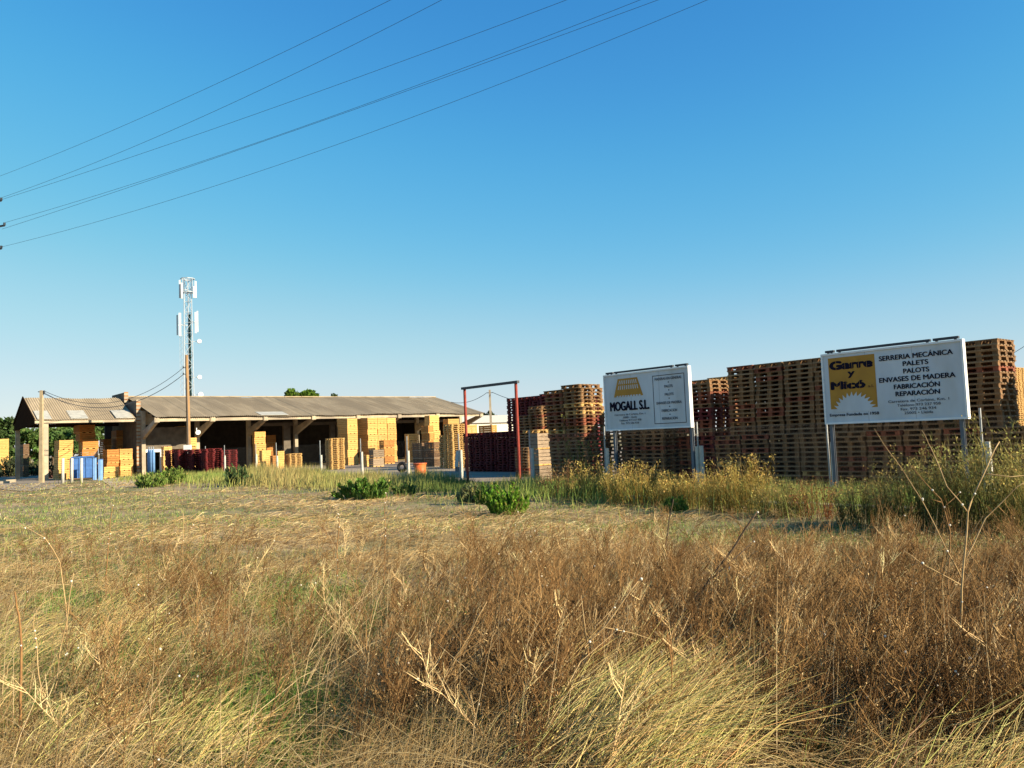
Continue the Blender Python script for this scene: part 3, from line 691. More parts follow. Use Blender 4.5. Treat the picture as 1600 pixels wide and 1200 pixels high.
b = MB(); b.beam((-.25, 0, cpz-.1), (.25, 0, cpz-.1), .06); b.tube([(.2, 0, cpz-.3), (.2, 0, cpz-.02)], .07, 8); b.build('insulator', M['darksteel'], cpole)
pr = gp(769, 92); rz_ = zat(pr, 609); rpole = empty('utility_pole', pr, 0, 'pale concrete utility pole behind the red pallets near the gate', 'pole')
b = MB(); b.hull([(-.16, -.14, 0), (.16, -.14, 0), (.16, .14, 0), (-.16, .14, 0), (-.11, -.09, rz_), (.11, -.09, rz_), (.11, .09, rz_), (-.11, .09, rz_)]); b.build('shaft', M['concrete'], rpole)
b = MB(); b.beam((-.3, 0, rz_-.35), (.3, 0, rz_-.35), .07); b.build('insulator', M['darksteel'], rpole)
def cable(p, q, sag, r, label, group, cat='cable', name='cable'):
    p, q = np.asarray(p, float), np.asarray(q, float); b = MB(); m = (p+q)/2
    pts = [p+(q-p)*s-EZ*sag*4*s*(1-s)-m for s in np.linspace(0, 1, 25)]
    b.tube(pts, r, 5); o = b.build(name, M['cable'], None); o.location = tuple(m); tag(o, label, cat, group); return o
gsv = 'service cables between the yard poles'
cable(pw+np.array([-.32, 0, 8.42]), pc+np.array([.2, 0, cpz-.05]), 1.75, .02, 'upper sagging cable from wooden pole to concrete pole', gsv)
cable(pw+np.array([-.32, 0, 7.9]), pc+np.array([.2, 0, cpz-.25]), 1.75, .026, 'lower thicker sagging cable from wooden pole to concrete pole', gsv)
fwp = B0-E2*3-E1*.3
cable(pc+np.array([.1, 0, cpz-.1]), (fwp[0], fwp[1], 6.0), .8, .012, "thin cable from concrete pole across the small shed's roof", gsv)
hr = B0+E1*HL*.98+E2*(-4)
cable((hr[0], hr[1], 6.3), pr+np.array([-.3, 0, rz_-.3]), .5, .03, 'black cable from the hall roof to the pale pole', gsv)
cable(pr+np.array([.3, 0, rz_-.3]), gp(900, 80)+np.array([0, 0, 5.2]), .7, .03, 'black cable from the pale pole running behind the red pallets', gsv)
cable(gp(1560, 60)+np.array([0, 0, 6.0]), gp(1650, 58)+np.array([0, 0, 8.2]), .15, .02, 'dark cable behind the right-end pallet stack', gsv)
# lattice telecom mast
pm = gp(297, 150); mh = zat(pm, 434); mast = empty('telecom_mast', pm, radians(20), 'tall slim lattice telecom mast with white panel antennas behind the hall', 'mast')
hw = .95; ht_ = .62
b = MB(); cs = [(-1, -1), (1, -1), (0, 1)]
hwz = lambda z: hw+(ht_-hw)*z/mh
for c0 in cs: b.tube([(c0[0]*hwz(0), c0[1]*hwz(0), 0), (c0[0]*ht_, c0[1]*ht_, mh-.2)], .09, 6)
b.build('mast_leg', M['mast'], mast)
b = MB(); zz = 0; k = 0
while zz < mh-2.2:
    for i in range(3):
        a_, c_ = cs[i], cs[(i+1) % 3]; w0, w1 = hwz(zz), hwz(zz+2.0)
        pA = (a_[0]*w0, a_[1]*w0, zz); pB = (c_[0]*w1, c_[1]*w1, zz+2.0)
        if k % 2: pA, pB = (c_[0]*w0, c_[1]*w0, zz), (a_[0]*w1, a_[1]*w1, zz+2.0)
        b.beam(pA, pB, .07); b.beam((a_[0]*w1, a_[1]*w1, zz+2), (c_[0]*w1, c_[1]*w1, zz+2), .06)
    zz += 2.0; k += 1
b.build('lattice_bracing', M['mast'], mast)
b = MB()
for x in (.08, .42): b.beam((x, -.2, 3), (x*.8+.05, -.15, mh-7), .1)
for i in range(60): b.beam((.08, -.2, 3+i*.42), (.42, -.2, 3+i*.42), .06)
b.box(.13, .37, -.1, -.04, 2, mh-7)
b.build('cable_ladder', M['mastgreen'], mast)
b = MB()
for z in (mh-2.8, mh-.2):
    for i in range(8):
        a0, a1 = 2*pi*i/8, 2*pi*(i+1)/8; b.beam((1.25*cos(a0), 1.25*sin(a0), z), (1.25*cos(a1), 1.25*sin(a1), z), .12)
    for i in range(4): b.beam((0, 0, z), (1.25*cos(i*pi/2), 1.25*sin(i*pi/2), z), .08)
for i in range(8): b.beam((1.25*cos(2*pi*i/8), 1.25*sin(2*pi*i/8), mh-2.8), (1.25*cos(2*pi*i/8), 1.25*sin(2*pi*i/8), mh-.2), .07)
b.build('top_platform', M['mast'], mast)
for (x, y, z, hh, w_) in ((-1.35, -.5, mh-4.0, 3.4, .34), (-1.0, -1.0, mh-4.2, 3.0, .34), (1.4, -.4, mh-3.9, 3.2, .34), (1.1, -.9, mh-4.0, 2.2, .3), (-1.9, -.2, mh-11, 3.8, .28), (-1.4, -.9, mh-11.3, 4.4, .42), (1.35, -.8, mh-10.7, 4.0, .36), (1.65, -.3, mh-10.4, 4.0, .26)):
    b = MB(); b.box(x-w_/2, x+w_/2, y-.12, y+.12, z, z+hh); b.beam((x, y+.13, z+hh*.5), (0, 0, z+hh*.5), .07); b.build('panel_antenna', M['signwhite'], mast)
for (x, y, z, r) in ((1.9, -.5, mh-12.2, .42), (1.85, -.5, mh-19, .42), (2.0, -.5, mh-22.3, .5), (1.6, -.5, mh-23, .3)):
    b = MB(); b.tube([(x, y, z), (x+.05, y-.35, z)], [r, r*.9], 14); b.beam((x, y+.01, z), (.5, 0, z), .07); b.build('dish_antenna', M['white'], mast)
b = MB()
for z in np.arange(3, mh-11, 1.1): b.beam((-1.5, -.6, z), (-1.0, -.8, z+.5), .05); b.beam((-1.0, -.8, z+.5), (-1.5, -.6, z+1.0), .05)
for x in (-1.5, -1.0): b.beam((x, -.6 if x < -1.2 else -.8, 3), (x, -.6 if x < -1.2 else -.8, mh-11), .045)
b.build('climbing_cage', M['mast'], mast)
# overhead power lines, their pole is just outside the photo on the left
WL = [[(0, 275), (400, 102), (610, 0)], [(2, 309), (350, 167), (690, 0)], [(2, 312), (400, 178), (885, 0)], [(7, 348), (450, 206), (1000, 0)], [(3, 358), (450, 207.5), (1028, 0)], [(2, 386), (300, 302), (1105, 0)]]
WN = ['topmost', 'second', 'third', 'fourth', 'fifth', 'lowest']
YL, YR = 62, 40
for i, pts in enumerate(WL):
    pl = onY(*pts[0], YL+ (6 if i == 0 else 0)); pr_ = onY(*pts[2], YR); d = pr_-pl; dh = np.array([d[0], d[1]]); nrm = np.array([-dh[1], dh[0]])
    ss, zs_ = [], []
    for (px, py) in pts:
        r = ray(px, py); k = np.dot(pl[:2], nrm)/np.dot(r[:2], nrm); q = CP+r*k
        ss.append(np.dot(q[:2]-pl[:2], dh)/np.dot(dh, dh)); zs_.append(q[2])
    co = np.polyfit(ss, zs_, 2); b = MB(); m = pl+d*.5
    s0 = -.25 if i == 0 else 0
    b.tube([np.array([pl[0]+d[0]*s, pl[1]+d[1]*s, np.polyval(co, s)])-m for s in np.linspace(s0, 1.35, 40)], .011, 5)
    o = b.build('power_line', M['cable']); o.location = tuple(m)
    tag(o, f'thin dark overhead power line, {WN[i]} of six at the left edge', 'power line', 'overhead power lines crossing the sky')
pp = gp(-45, 63); tw = empty('power_pole', pp, 0, "power pole at the left edge, only dark crossarm tips showing under the wires", 'pole')
b = MB(); b.tube([(0, 0, 0), (0, 0, 22.5)], [.22, .14], 10); b.build('shaft', M['polecon'], tw)
for px, py in ((2, 311), (7, 350), (2, 386)):
    q = onY(px, py, 62)-pp; b = MB(); b.beam((0, 0, q[2]-.15), (q[0], q[1], q[2]-.12), .12); b.build('crossarm', M['darksteel'], tw)
    b = MB(); b.tube([q+np.array([0, 0, -.1]), q+np.array([0, 0, .1])], .09, 8); b.build('insulator', M['darksteel'], tw)

# ------------------------------------------------------------------ small things in the yard
pk = G(118, 746); pk = gp(112, 63); sk = empty('skip', pk, A-.1, 'open blue steel skip with ribbed sides before the small shed', 'skip')
Lk = max(1.5, fitw(pk, E1, 146))
b = MB()
b.box(0, Lk, 0, .06, .15, 1.75); b.box(0, Lk, 1.5, 1.56, .15, 1.75); b.box(0, .06, .06, 1.5, .15, 1.75); b.box(Lk-.06, Lk, .06, 1.5, .15, 1.75); b.box(.06, Lk-.06, .06, 1.5, .15, .2)
b.build('body', M['bluep'], sk)
b = MB()
for i in range(4): x = .02+i*(Lk-.1)/3; b.box(x, x+.06, -.05, -.001, .15, 1.75)
b.box(-.04, Lk+.04, -.09, -.0, 1.755, 1.85); b.build('rib', M['bluep'], sk)
for px0, px1, Y, zt, lab in ((145.5, 151, 62, 716, 'taller pale blue steel post beside the skip'), (154, 161, 60.5, 718.5, 'shorter pale blue steel post right of its twin')):
    p = gp(px0, Y); z = zat(p, zt); wd = fitw(p, E1, px1)
    o = empty('blue_post', p, A, lab, 'post', 'blue steel posts by the skip')
    b = MB(); b.box(0, wd, 0, .25, 0, z); b.build('upright', M['bluelt'], o)
    b = MB(); b.box(wd*.3, wd*.36, -.03, -.001, 0, z); b.box(-.02, wd+.02, -.02, .27, z+.001, z+.05); b.build('flange', M['bluep'], o)
for i, (px, yt) in enumerate(((98, 716), (112, 716), (127, 716))):
    p = gp(px, 57); z = zat(p, yt); o = MB(); o.tube([(0, 0, 0), (.03, 0, z)], [.11, .09], 8); q = o.build('concrete_post', M['concrete_white'], None, True); q.location = tuple(p)
    tag(q, ['leftmost white concrete post before the blue skip', "white concrete post before the blue skip's left end", 'white concrete post before the middle of the blue skip'][i], 'post', 'concrete posts before the blue skip')
for i, px in enumerate((233, 236.5, 240)):
    p = gp(px, 64); o = empty('gas_bottle', p, 0, ['leftmost pale blue gas bottle by the white doorway', 'middle pale blue gas bottle by the white doorway', 'rightmost pale blue gas bottle by the white doorway'][i], 'gas bottle', 'gas bottles by the doorway')
    b = MB(); b.tube([(0, 0, .1), (0, 0, 1.9), (0, 0, 2.1), (0, 0, 2.2)], [.12, .12, .09, .04], 10); b.build('cylinder', M['bluelt'], o, True)
    b = MB(); b.tube([(0, 0, 2.2), (0, 0, 2.4)], [.06, .05], 8); b.build('valve_cap', M['steel'], o)
p = gp(657, 40); bk = empty('bucket', p, 0, 'bright orange plastic bucket behind the grass left of the gate', 'bucket')
b = MB(); b.tube([(0, 0, .02), (0, 0, .85)], [.25, .31], 14); b.build('body', M['orange'], bk, True)
b = MB(); b.tube([(0, 0, .851), (0, 0, .90)], [.34, .34], 14); b.build('rim', M['orange'], bk)
p = gp(713, 50); o = empty('notice_board', p, A-pi/2, 'pale grey blank board leaning on the yellow pallet tower', 'board')
b = MB(); b.hull([(-.18, 0, .3), (.18, 0, .3), (.18, .04, .3), (-.18, .04, .3), (-.16, .15, 1.3), (.16, .15, 1.3), (.16, .19, 1.3), (-.16, .19, 1.3)]); b.build('sheet', M['concrete_white'], o)
b = MB(); b.box(-.16, -.12, .02, .3, 0, .295); b.box(.12, .16, .02, .3, 0, .295); b.build('foot', M['steel'], o)
p = gp(628, 52); o = empty('tyre_stack', p, 0, 'old black tyre lying against the crates by a fence post', 'tyre')
b = MB(); n = 14
for i in range(n):
    a0, a1 = 2*pi*i/n, 2*pi*(i+1)/n; b.tube([(0, .25*cos(a0), .36+.25*sin(a0)), (0, .25*cos(a1), .36+.25*sin(a1))], .11, 8, False)
b.build('tread', M['black'], o, True); o.name = 'tyre'; o.rotation_euler = (0, .1, A+.6)
p = G(0, 756); o = MB(); o.beam((-1.6, -.5, .15), (.9, .5, .18), .3, .22); o.beam((-1.5, -.9, .1), (.8, .1, .1), .25, .18); q = o.build('concrete_beam', M['concrete']); q.location = tuple(p); tag(q, 'broken concrete beam lying by the gravel track at the left edge', 'concrete beam')

# ------------------------------------------------------------------ trees
def tree(px, Y, ytop, wpx, label, tint, name='tree', group=None, nleaf=2600, ls=.28, zc=.45, trunk=.18):
    p = gp(px, Y); z1 = zat(p, ytop); rad = wpx/2/F*Y
    t = empty(name, p, 0, label, 'tree', group)
    b = MB(); b.tube([(0, 0, -.1), (.1, 0, z1*.4), (.0, .1, z1*.72)], [trunk*1.3, trunk, trunk*.4], 8)
    for k in range(6):
        a = k*1.1; b.tube([(.05, 0, z1*(.3+.05*k)), (rad*.55*cos(a), rad*.55*sin(a), z1*(.5+.05*k))], [trunk*.5, trunk*.15], 5)
    b.build('trunk', M['bark'], t, True)
    nc = 34; ctr = []
    for k in range(nc):
        a = rng.uniform(0, 2*pi); rr = rad*math.sqrt(rng.uniform(0, 1))*.82; zz = z1*(zc+(1-zc)*rng.uniform(0, 1)**.8); zz = min(zz, z1*(1-.22*(rr/rad)**2)-.2)
        ctr.append((rr*cos(a), rr*sin(a), zz, rng.uniform(.5, 1.0)*rad*.33))
    ctr = np.array(ctr); k = rng.integers(0, nc, nleaf); d = unit(rng.normal(size=(nleaf, 3)))*(rng.uniform(.2, 1, (nleaf, 1))**.5)
    P = ctr[k, :3]+d*ctr[k, 3:4]*np.array([1, 1, .75]); 
    cl = jitter(tint, nleaf, .22)*(0.8+.45*rng.uniform(size=(nc, 1)))[k]
    V, Q, C = leaves(P, rng.uniform(.6, 1.3, nleaf)*ls, cl); raw('crown', V, Q, M['leaf'], col=C, parent=t)
    return t
gt = 'trees beyond the sheds'
for px, Y, yt, wd, lab, tint in ((-10, 105, 650, 70, "dark round tree at the photo's left edge", (.075, .12, .04)), (45, 112, 668, 60, "green tree seen under the small shed's gable", (.11, .18, .05)), (82, 118, 664, 55, "green tree seen right of the shed's corner pillar", (.12, .19, .055)),
                             (112, 112, 668, 55, 'green tree seen above the pale crates left of the skip', (.10, .17, .05)), (140, 125, 660, 60, 'green tree seen behind the orange crate piles', (.10, .16, .05)), (20, 125, 662, 50, 'tree behind the left-edge tree, paler green', (.11, .17, .05))):
    tree(px, Y, yt, wd, lab, tint, group=gt, zc=.12, ls=.42, nleaf=3000)
tree(471, 130, 604, 62, "bright green treetop rising above the hall's ridge", (.12, .20, .03), group=gt, nleaf=3600, ls=.35, zc=.5)
tree(522, 150, 615, 34, 'small far treetop just above the ridge, right of the bright one', (.09, .13, .05), group=gt, nleaf=1200, ls=.35, zc=.5)
tree(766, 140, 642, 30, 'dark treetop behind the pale utility pole', (.05, .08, .03), group=gt, nleaf=1200, ls=.35, zc=.4)

# ------------------------------------------------------------------ bushes along the fence
def shrub(px, py, wpx, hpx, label, tint, n=2600, ls=.05, group='leafy green shrubs along the fence', p=None):
    p = G(px, py); r = wpx/2/F*p[1]; h = hpx/F*p[1]
    t = empty('green_shrub', (p[0], p[1], 0), 0, label, 'shrub', group)
    bg_ = Bag(); lf = Bag(); ns = 60; per = max(20, int(n*1.5)//ns)
    for k in range(ns):
        a = rng.uniform(0, 2*pi); q = math.sqrt(rng.uniform())*(1+.2*sin(a*3+px)); bx, by = q*r*.7*cos(a), q*r*.5*sin(a)
        hh = h*rng.uniform(.45, 1.15)*(1-.45*q*q); tx, ty = bx+cos(a)*r*rng.uniform(.05, .4), by+sin(a)*r*rng.uniform(.05, .35)
        p0, p1 = np.array([bx, by, -.03]), np.array([tx, ty, hh]); pm = (p0+p1)/2+np.array([0, 0, hh*.1])
        tube3(bg_, [p0, pm, p1], .008, .003, (.13, .15, .05))
        u = rng.uniform(.15, 1.03, (per, 1)); P = (1-u)**2*p0+2*u*(1-u)*pm+u*u*p1+rng.normal(0, .03, (per, 3))*np.array([r, r, h])*.9
        cl = jitter(np.array(tint)*np.array([1.55, 1.22, 1.9]), per, .25)*rng.uniform(.75, 1.25)
        yl = rng.uniform(size=per) < .06; cl[yl] = jitter((.4, .34, .12), yl.sum(), .2)
        V, Q, C = leaves(P, rng.uniform(.5, 1.3, per)*ls*1.05, cl, 2.0, np.array([cos(a)*.3, sin(a)*.3, .9])); lf.add(V, Q, C)
    lf.build('foliage', M['leaf'], t); bg_.build('stems', M['leaf'], t)
for a in ((238, 761, 50, 22, 'low bright green shrub left of the wooden pole', (.11, .20, .03), 1500, .08), (270, 756, 52, 26, 'bright green shrub just left of the wooden pole', (.12, .21, .03), 1500, .08),
          (372, 759, 50, 32, 'dark green shrub between pole and concrete posts', (.06, .12, .03), 1500, .08), (570, 779, 92, 32, 'wide bright green shrub below the concrete posts', (.09, .20, .025), 3000, .07),
          (630, 772, 42, 18, 'small green shrub right of the wide bright shrub', (.08, .16, .03), 1200, .06), (792, 803, 72, 44, 'round vivid green shrub below the gate frame', (.11, .25, .02), 3400, .055), (765, 788, 50, 32, 'green shrub touching the round vivid shrub', (.10, .21, .025), 1600, .055),
          (735, 786, 40, 28, "grassy pale green tuft at the gate frame's left foot", (.15, .20, .06), 1000, .06), (1055, 802, 44, 24, 'small bright green shrub under the pallet-logo sign', (.11, .22, .03), 1300, .05)):
    shrub(*a)
gd = 'dark shrubs by the gravel track'
for a in ((12, 745, 60, 30, "dark green shrub by the gravel track at the left edge", (.05, .075, .025), 2200, .13, gd), (62, 743, 56, 27, "dark green shrub at the foot of the concrete utility pole", (.06, .085, .03), 2000, .13, gd), (98, 747, 44, 22, 'brownish low shrub before the blue skip posts', (.11, .08, .04), 1400, .11, gd)):
    shrub(*a)
def fennel(px, py, wpx, hpx, label, tint, top, n=70, wisp=40, stems=(), lean=0.0):
    """feathery bush: many thin stems carrying fine filaments, yellowish heads on top"""
    p = G(px, py); s = p[1]/F; r = wpx/2*s; h = hpx*s
    t = empty('feathery_bush', (p[0], p[1], 0), 0, label, 'bush', 'feathery bushes along the fence')
    st = Bag(); fo = Bag(); bases = []; dirs = []
    for k in range(n):
        a = rng.uniform(0, 2*pi); rr = math.sqrt(rng.uniform()); bx, by = r*rr*cos(a)*.8, r*.45*rr*sin(a)
        hh = h*rng.uniform(.55, 1.05)*(1-.35*rr*rr)*(.75+.5*float(vnoise(np.array([bx+px]), np.array([by]), r*.35, 5)[0])); tx, ty = bx*1.25+rng.normal(0, .16)*h*.7+lean*hh, by*1.3+rng.normal(0, .1)*h
        c = rng.uniform(.6, 1.1)*np.array(tint)*np.array([1.2, .9, .8])
        tube3(st, [(bx, by, -.05), ((bx+tx)/2+rng.normal(0, .03), (by+ty)/2, hh*.55), (tx, ty, hh)], .007, .003, c)
        m = wisp; s_ = rng.uniform(.12, 1, m); P = np.array([bx, by, 0])+(np.array([tx, ty, hh])-np.array([bx, by, 0]))*s_[:, None]+rng.normal(0, .05, (m, 3))*h*.9
        topk = np.clip((s_-.55)/.4, 0, 1)[:, None]
        cl = jitter(tint, m, .28)*(1-topk)+jitter(top, m, .25)*topk
        V, Q, T, C = blades(P, rng.uniform(.5, 1.3, m)*.13*h/1.1, rng.uniform(0, 2*pi, m), rng.uniform(.2, 1.5, m), np.full(m, max(.009, .65*s)), cl); fo.add(V, Q, C, T)
        V, Q, C = leaves(np.array([tx, ty, hh])+rng.normal(0, .05, (7, 3))*np.array([1.3, 1.3, .7]), rng.uniform(.02, .045, 7)*max(1, s*60), jitter(top, 7, .25), 1.3); fo.add(V, Q, C)
    st.build('stems', M['leaf'], t); fo.build('foliage', M['leaf'], t)
YG, YT = (.27, .23, .065), (.60, .43, .13)
DG, DT = (.15, .16, .055), (.36, .28, .10)
fennel(930, 782, 100, 62, 'pale yellow-green bush left under the pallet-logo sign', YG, YT, 75)
fennel(1000, 790, 130, 66, 'wide yellow-green bush right below the pallet-logo sign', YG, YT, 110)
fennel(1085, 794, 110, 66, 'yellow-green bush below the right post of the pallet-logo sign', YG, YT, 90)
fennel(1160, 802, 120, 84, 'tall yellow-green bush between both signs', YG, YT, 110)
fennel(1225, 808, 100, 60, "dark green bush left of the saw-blade sign's post", DG, DT, 70)
fennel(1278, 812, 60, 70, "sparse reddish dry bush at the saw-blade sign's left post", (.17, .085, .04), (.27, .14, .06), 34, 10)
fennel(1360, 820, 130, 76, 'dull green bush under the left of the saw-blade sign', DG, DT, 90)
fennel(1440, 826, 150, 120, 'tall dull green bush under the saw-blade sign', DG, DT, 100)
fennel(1535, 830, 170, 155, "tallest feathery bush right of the saw-blade sign", DG, (.42, .36, .12), 120, 30)
fennel(1610, 836, 130, 140, "feathery bush cut by the photo's right edge", DG, (.46, .37, .12), 80, 30)
fennel(905, 772, 34, 125, 'spindly tall green plant left of the pallet-logo sign', (.14, .17, .045), (.25, .24, .07), 12, 16, lean=-.1)
fennel(873, 780, 66, 60, 'dry brown bush beside the grey crate stack', (.16, .10, .05), (.28, .18, .08), 40, 12)
fennel(1515, 770, 60, 150, 'wispy green plant growing through the fence by the right post', (.10, .14, .04), (.16, .18, .06), 26, 22)

# ------------------------------------------------------------------ grass, straw and dead weeds (nobody could count them)
def S01(x, a, b): t = np.clip((x-a)/(b-a), 0, 1); return t*t*(3-2*t)
def gs(px, py, cx, cy, sx, sy): return np.exp(-((px-cx)/sx)**2-((py-cy)/sy)**2)
def weedmap(px, py):
    d = S01(px, 640, 830)*S01(py, 868, 905)
    d = np.maximum(d, .8*gs(px, py, 290, 925, 120, 60)); d = np.maximum(d, .5*gs(px, py, 90, 905, 90, 40)); d = np.maximum(d, 1.0*gs(px, py, 600, 1070, 190, 130))
    d = np.maximum(d, .55*gs(px, py, 260, 1010, 110, 50)); d = np.maximum(d, .45*gs(px, py, 80, 1150, 120, 90)); d = np.maximum(d, .10*S01(py, 850, 950))
    return d*(1-.8*greenmap(px, py))*(1-.97*gs(px, py, 970, 1180, 170, 85))*(1-.8*S01(py, 1170, 1240))*(1-.6*gs(px, py, 1130, 1110, 130, 60))
def greenmap(px, py):
    g = np.zeros_like(px)
    for a in ((40, 850, 200, 40, .5), (230, 905, 200, 35, .45), (640, 960, 120, 40, .35), (330, 1090, 150, 50, .55), (60, 1120, 120, 50, .4), (700, 1180, 90, 30, .4), (1280, 900, 200, 25, .2), (1560, 1150, 60, 40, .3), (850, 800, 260, 14, .4), (480, 945, 95, 42, .9), (530, 1000, 80, 28, .5), (110, 955, 80, 24, .8), (400, 1160, 120, 60, 1), (200, 1040, 110, 40, .6), (1210, 838, 260, 16, .7), (1000, 826, 170, 9, .9), (395, 818, 70, 9, .8), (110, 812, 230, 40, .6),
              (170, 778, 260, 16, .5), (560, 800, 90, 10, .4), (700, 830, 120, 10, .3), (1500, 850, 120, 20, .6), (60, 1060, 80, 40, .4), (1010, 1190, 90, 40, .5), (1420, 1180, 160, 30, .3), (320, 870, 90, 25, .25), (1450, 900, 60, 15, .4)):
        g = np.maximum(g, a[4]*gs(px, py, *a[:4]))
    return g
def scatter(n, y0, y1, power=1.0):
    u = rng.uniform(size=n); Y = (y0**(-power)+u*(y1**(-power)-y0**(-power)))**(-1/power) if power else y0+u*(y1-y0)
    X = rng.uniform(-.72, .72, n)*(Y+1.5); P = np.stack([X, Y, gz(X, Y)], 1)
    k = fence_off(X, Y) < -.1; return P[k]
STRAW = np.array([(.62, .45, .21), (.52, .35, .15), (.38, .235, .10), (.72, .57, .31), (.24, .15, .07), (.46, .33, .15)])*.82
def pick(n, pr=(.24, .24, .2, .1, .1, .12)): return STRAW[rng.choice(6, n, p=pr)]*(1+rng.normal(0, .16, (n, 1)))
bag = Bag()
# flattened mown straw, far and near
P = scatter(210000, 6, 58, .35); n = len(P); px, py = projN(P); far = P[:, 1]
pat = .55*vnoise(P[:, 0]*.45, P[:, 1], 1.5, 6)+.3*vnoise(P[:, 0]*.6, P[:, 1], .45, 8)+.25*vnoise(P[:, 0]*.5, P[:, 1], 4.5, 7)
g = greenmap(px, py); gr = rng.uniform(size=n) < g*.8+.42*S01(vnoise(P[:, 0]*.6, P[:, 1], 2.2, 4)*.7+vnoise(P[:, 0], P[:, 1], .6, 14)*.3, .48, .72)
keep = (pat > .50) | gr; P = P[keep]; n = len(P); far = far[keep]; gr = gr[keep]; pat = pat[keep]
cl = pick(n, (.26, .24, .18, .14, .08, .10))*(.62+.75*S01(pat, .45, .85)[:, None]); cl[gr] = jitter((.34, .335, .12), gr.sum(), .25)
hh = np.where(gr, rng.uniform(.05, .16, n), rng.uniform(.08, .42, n)*rng.choice([1, 1, 1, 1.7], n))
az = np.where(rng.uniform(size=n) < .5, 0, pi)+rng.normal(.1, 1.2, n)
V, Q, T, C = blades(P+np.array([0, 0, .012])+np.array([0, 0, .05])*rng.uniform(0, 1, (n, 1)), hh, az, np.where(gr, rng.uniform(.2, 1.2, n), rng.uniform(1.42, 1.62, n)), np.maximum(.0045, far*.0006)*rng.uniform(.6, 1.4, n), np.clip(cl, .01, .8), .25, .8); bag.add(V, Q, C, T)
tag(bag.build('flattened_straw', M['straw']), 'flattened straw and short green regrowth covering the mown field', 'straw', kind='stuff')
bag = Bag()
# standing dry grass in the foreground
P = scatter(52000, 4.0, 17, .6); n = len(P); px, py = projN(P); g = greenmap(px, py)
clump = vnoise(P[:, 0], P[:, 1], .55, 9)*.6+vnoise(P[:, 0], P[:, 1], 1.7, 10)*.4
dens = S01(py, 845, 960)*S01(clump, .35, .62)*(1-.9*g)*(1-.72*weedmap(px, py)); k = rng.uniform(size=n) < dens; P = P[k]; n = len(P); clump = clump[k]
cl = pick(n, (.3, .22, .14, .22, .04, .08)); hh = rng.uniform(.16, .55, n)*(.55+.7*clump)
az = .45+rng.normal(0, .6, n)+4.5*(vnoise(P[:, 0], P[:, 1], .9, 13)-.5)
V, Q, T, C = strands(P, hh, az, rng.uniform(.2, 1.45, n), .5*np.maximum(.0036, P[:, 1]*.00042)*rng.uniform(.6, 1.5, n), np.clip(cl, .01, .85), .9); bag.add(V, Q, C, T)
# long loose strands lying across everything
P = scatter(27000, 4.0, 24, .7); px, py = projN(P); P = P[rng.uniform(size=len(P)) < (1-.85*greenmap(px, py))*(1-.4*weedmap(px, py))]; n = len(P); P[:, 2] += rng.uniform(.01, .16, n)*S01(projN(P)[1], 840, 950)
V, Q, T, C = strands(P, rng.uniform(.25, .8, n), rng.uniform(0, 2*pi, n), rng.uniform(1.2, 1.62, n), .5*np.maximum(.0036, P[:, 1]*.0004)*rng.uniform(.7, 1.5, n), np.clip(pick(n, (.34, .2, .12, .26, .02, .06)), .01, .85), .3); bag.add(V, Q, C, T)
# long pale swaths bent over to the right
for (cx, cy, sx, sy, m, az0, hl) in ((960, 1205, 130, 40, 1700, .25, .75), (1040, 1140, 80, 30, 650, .3, .6), (270, 1180, 100, 45, 380, .8, .5), (1500, 1240, 150, 25, 250, .2, .6), (190, 960, 70, 40, 420, .7, .45), (50, 1000, 80, 40, 350, .2, .45), (1150, 1050, 120, 50, 500, .5, .5), (60, 1180, 90, 40, 250, 1.2, .5)):
    Pp = np.array([G(min(max(a, -60), 1680), min(max(b_, 860), 1330)) for a, b_ in zip(rng.normal(cx, sx*.6, m), rng.normal(cy+40, sy*.7, m))]); Pp[:, 2] = gz(Pp[:, 0], Pp[:, 1])
    cl = jitter((.84, .64, .27), m, .28); gg = rng.uniform(size=m) < .25; cl[gg] = jitter((.52, .48, .16), gg.sum(), .25)
    V, Q, T, C = strands(Pp, rng.uniform(.6, 1.4, m)*hl, az0+rng.normal(0, .5, m), rng.uniform(.8, 1.5, m), rng.uniform(.002, .004, m), cl, .9); bag.add(V, Q, C, T)
tag(bag.build('dry_grass', M['straw']), 'long dry golden grass bent over across the foreground', 'grass', kind='stuff')
# green grass patches
bag = Bag(); P = scatter(240000, 4.2, 48, 1.1); px, py = projN(P); k = rng.uniform(size=len(P)) < 1.3*greenmap(px, py)*(.45+.9*(vnoise(P[:, 0], P[:, 1], .6, 21) > .4)); P = P[k]; n = len(P)
brt = gs(*projN(P), 400, 1160, 130, 60)[:, None]
V, Q, T, C = blades(P, rng.uniform(.10, .30, n)*np.clip(9/P[:, 1], .5, 1.15), rng.uniform(0, 2*pi, n), rng.uniform(.1, 1.2, n), np.maximum(.006, P[:, 1]*.00065), jitter((.155, .265, .06), n, .3)*(1-brt*.5)+jitter((.15, .26, .05), n, .25)*brt*.5); bag.add(V, Q, C, T)
Pl = P[::2]; V, Q, C = leaves(Pl+np.array([0, 0, .06])+rng.normal(0, .03, Pl.shape), rng.uniform(.012, .035, len(Pl)), jitter((.16, .25, .06), len(Pl), .3), 1.5); bag.add(V, Q, C)
tag(bag.build('green_grass', M['leaf']), 'patches of short green grass and leafy weeds between the straw', 'grass', kind='stuff')
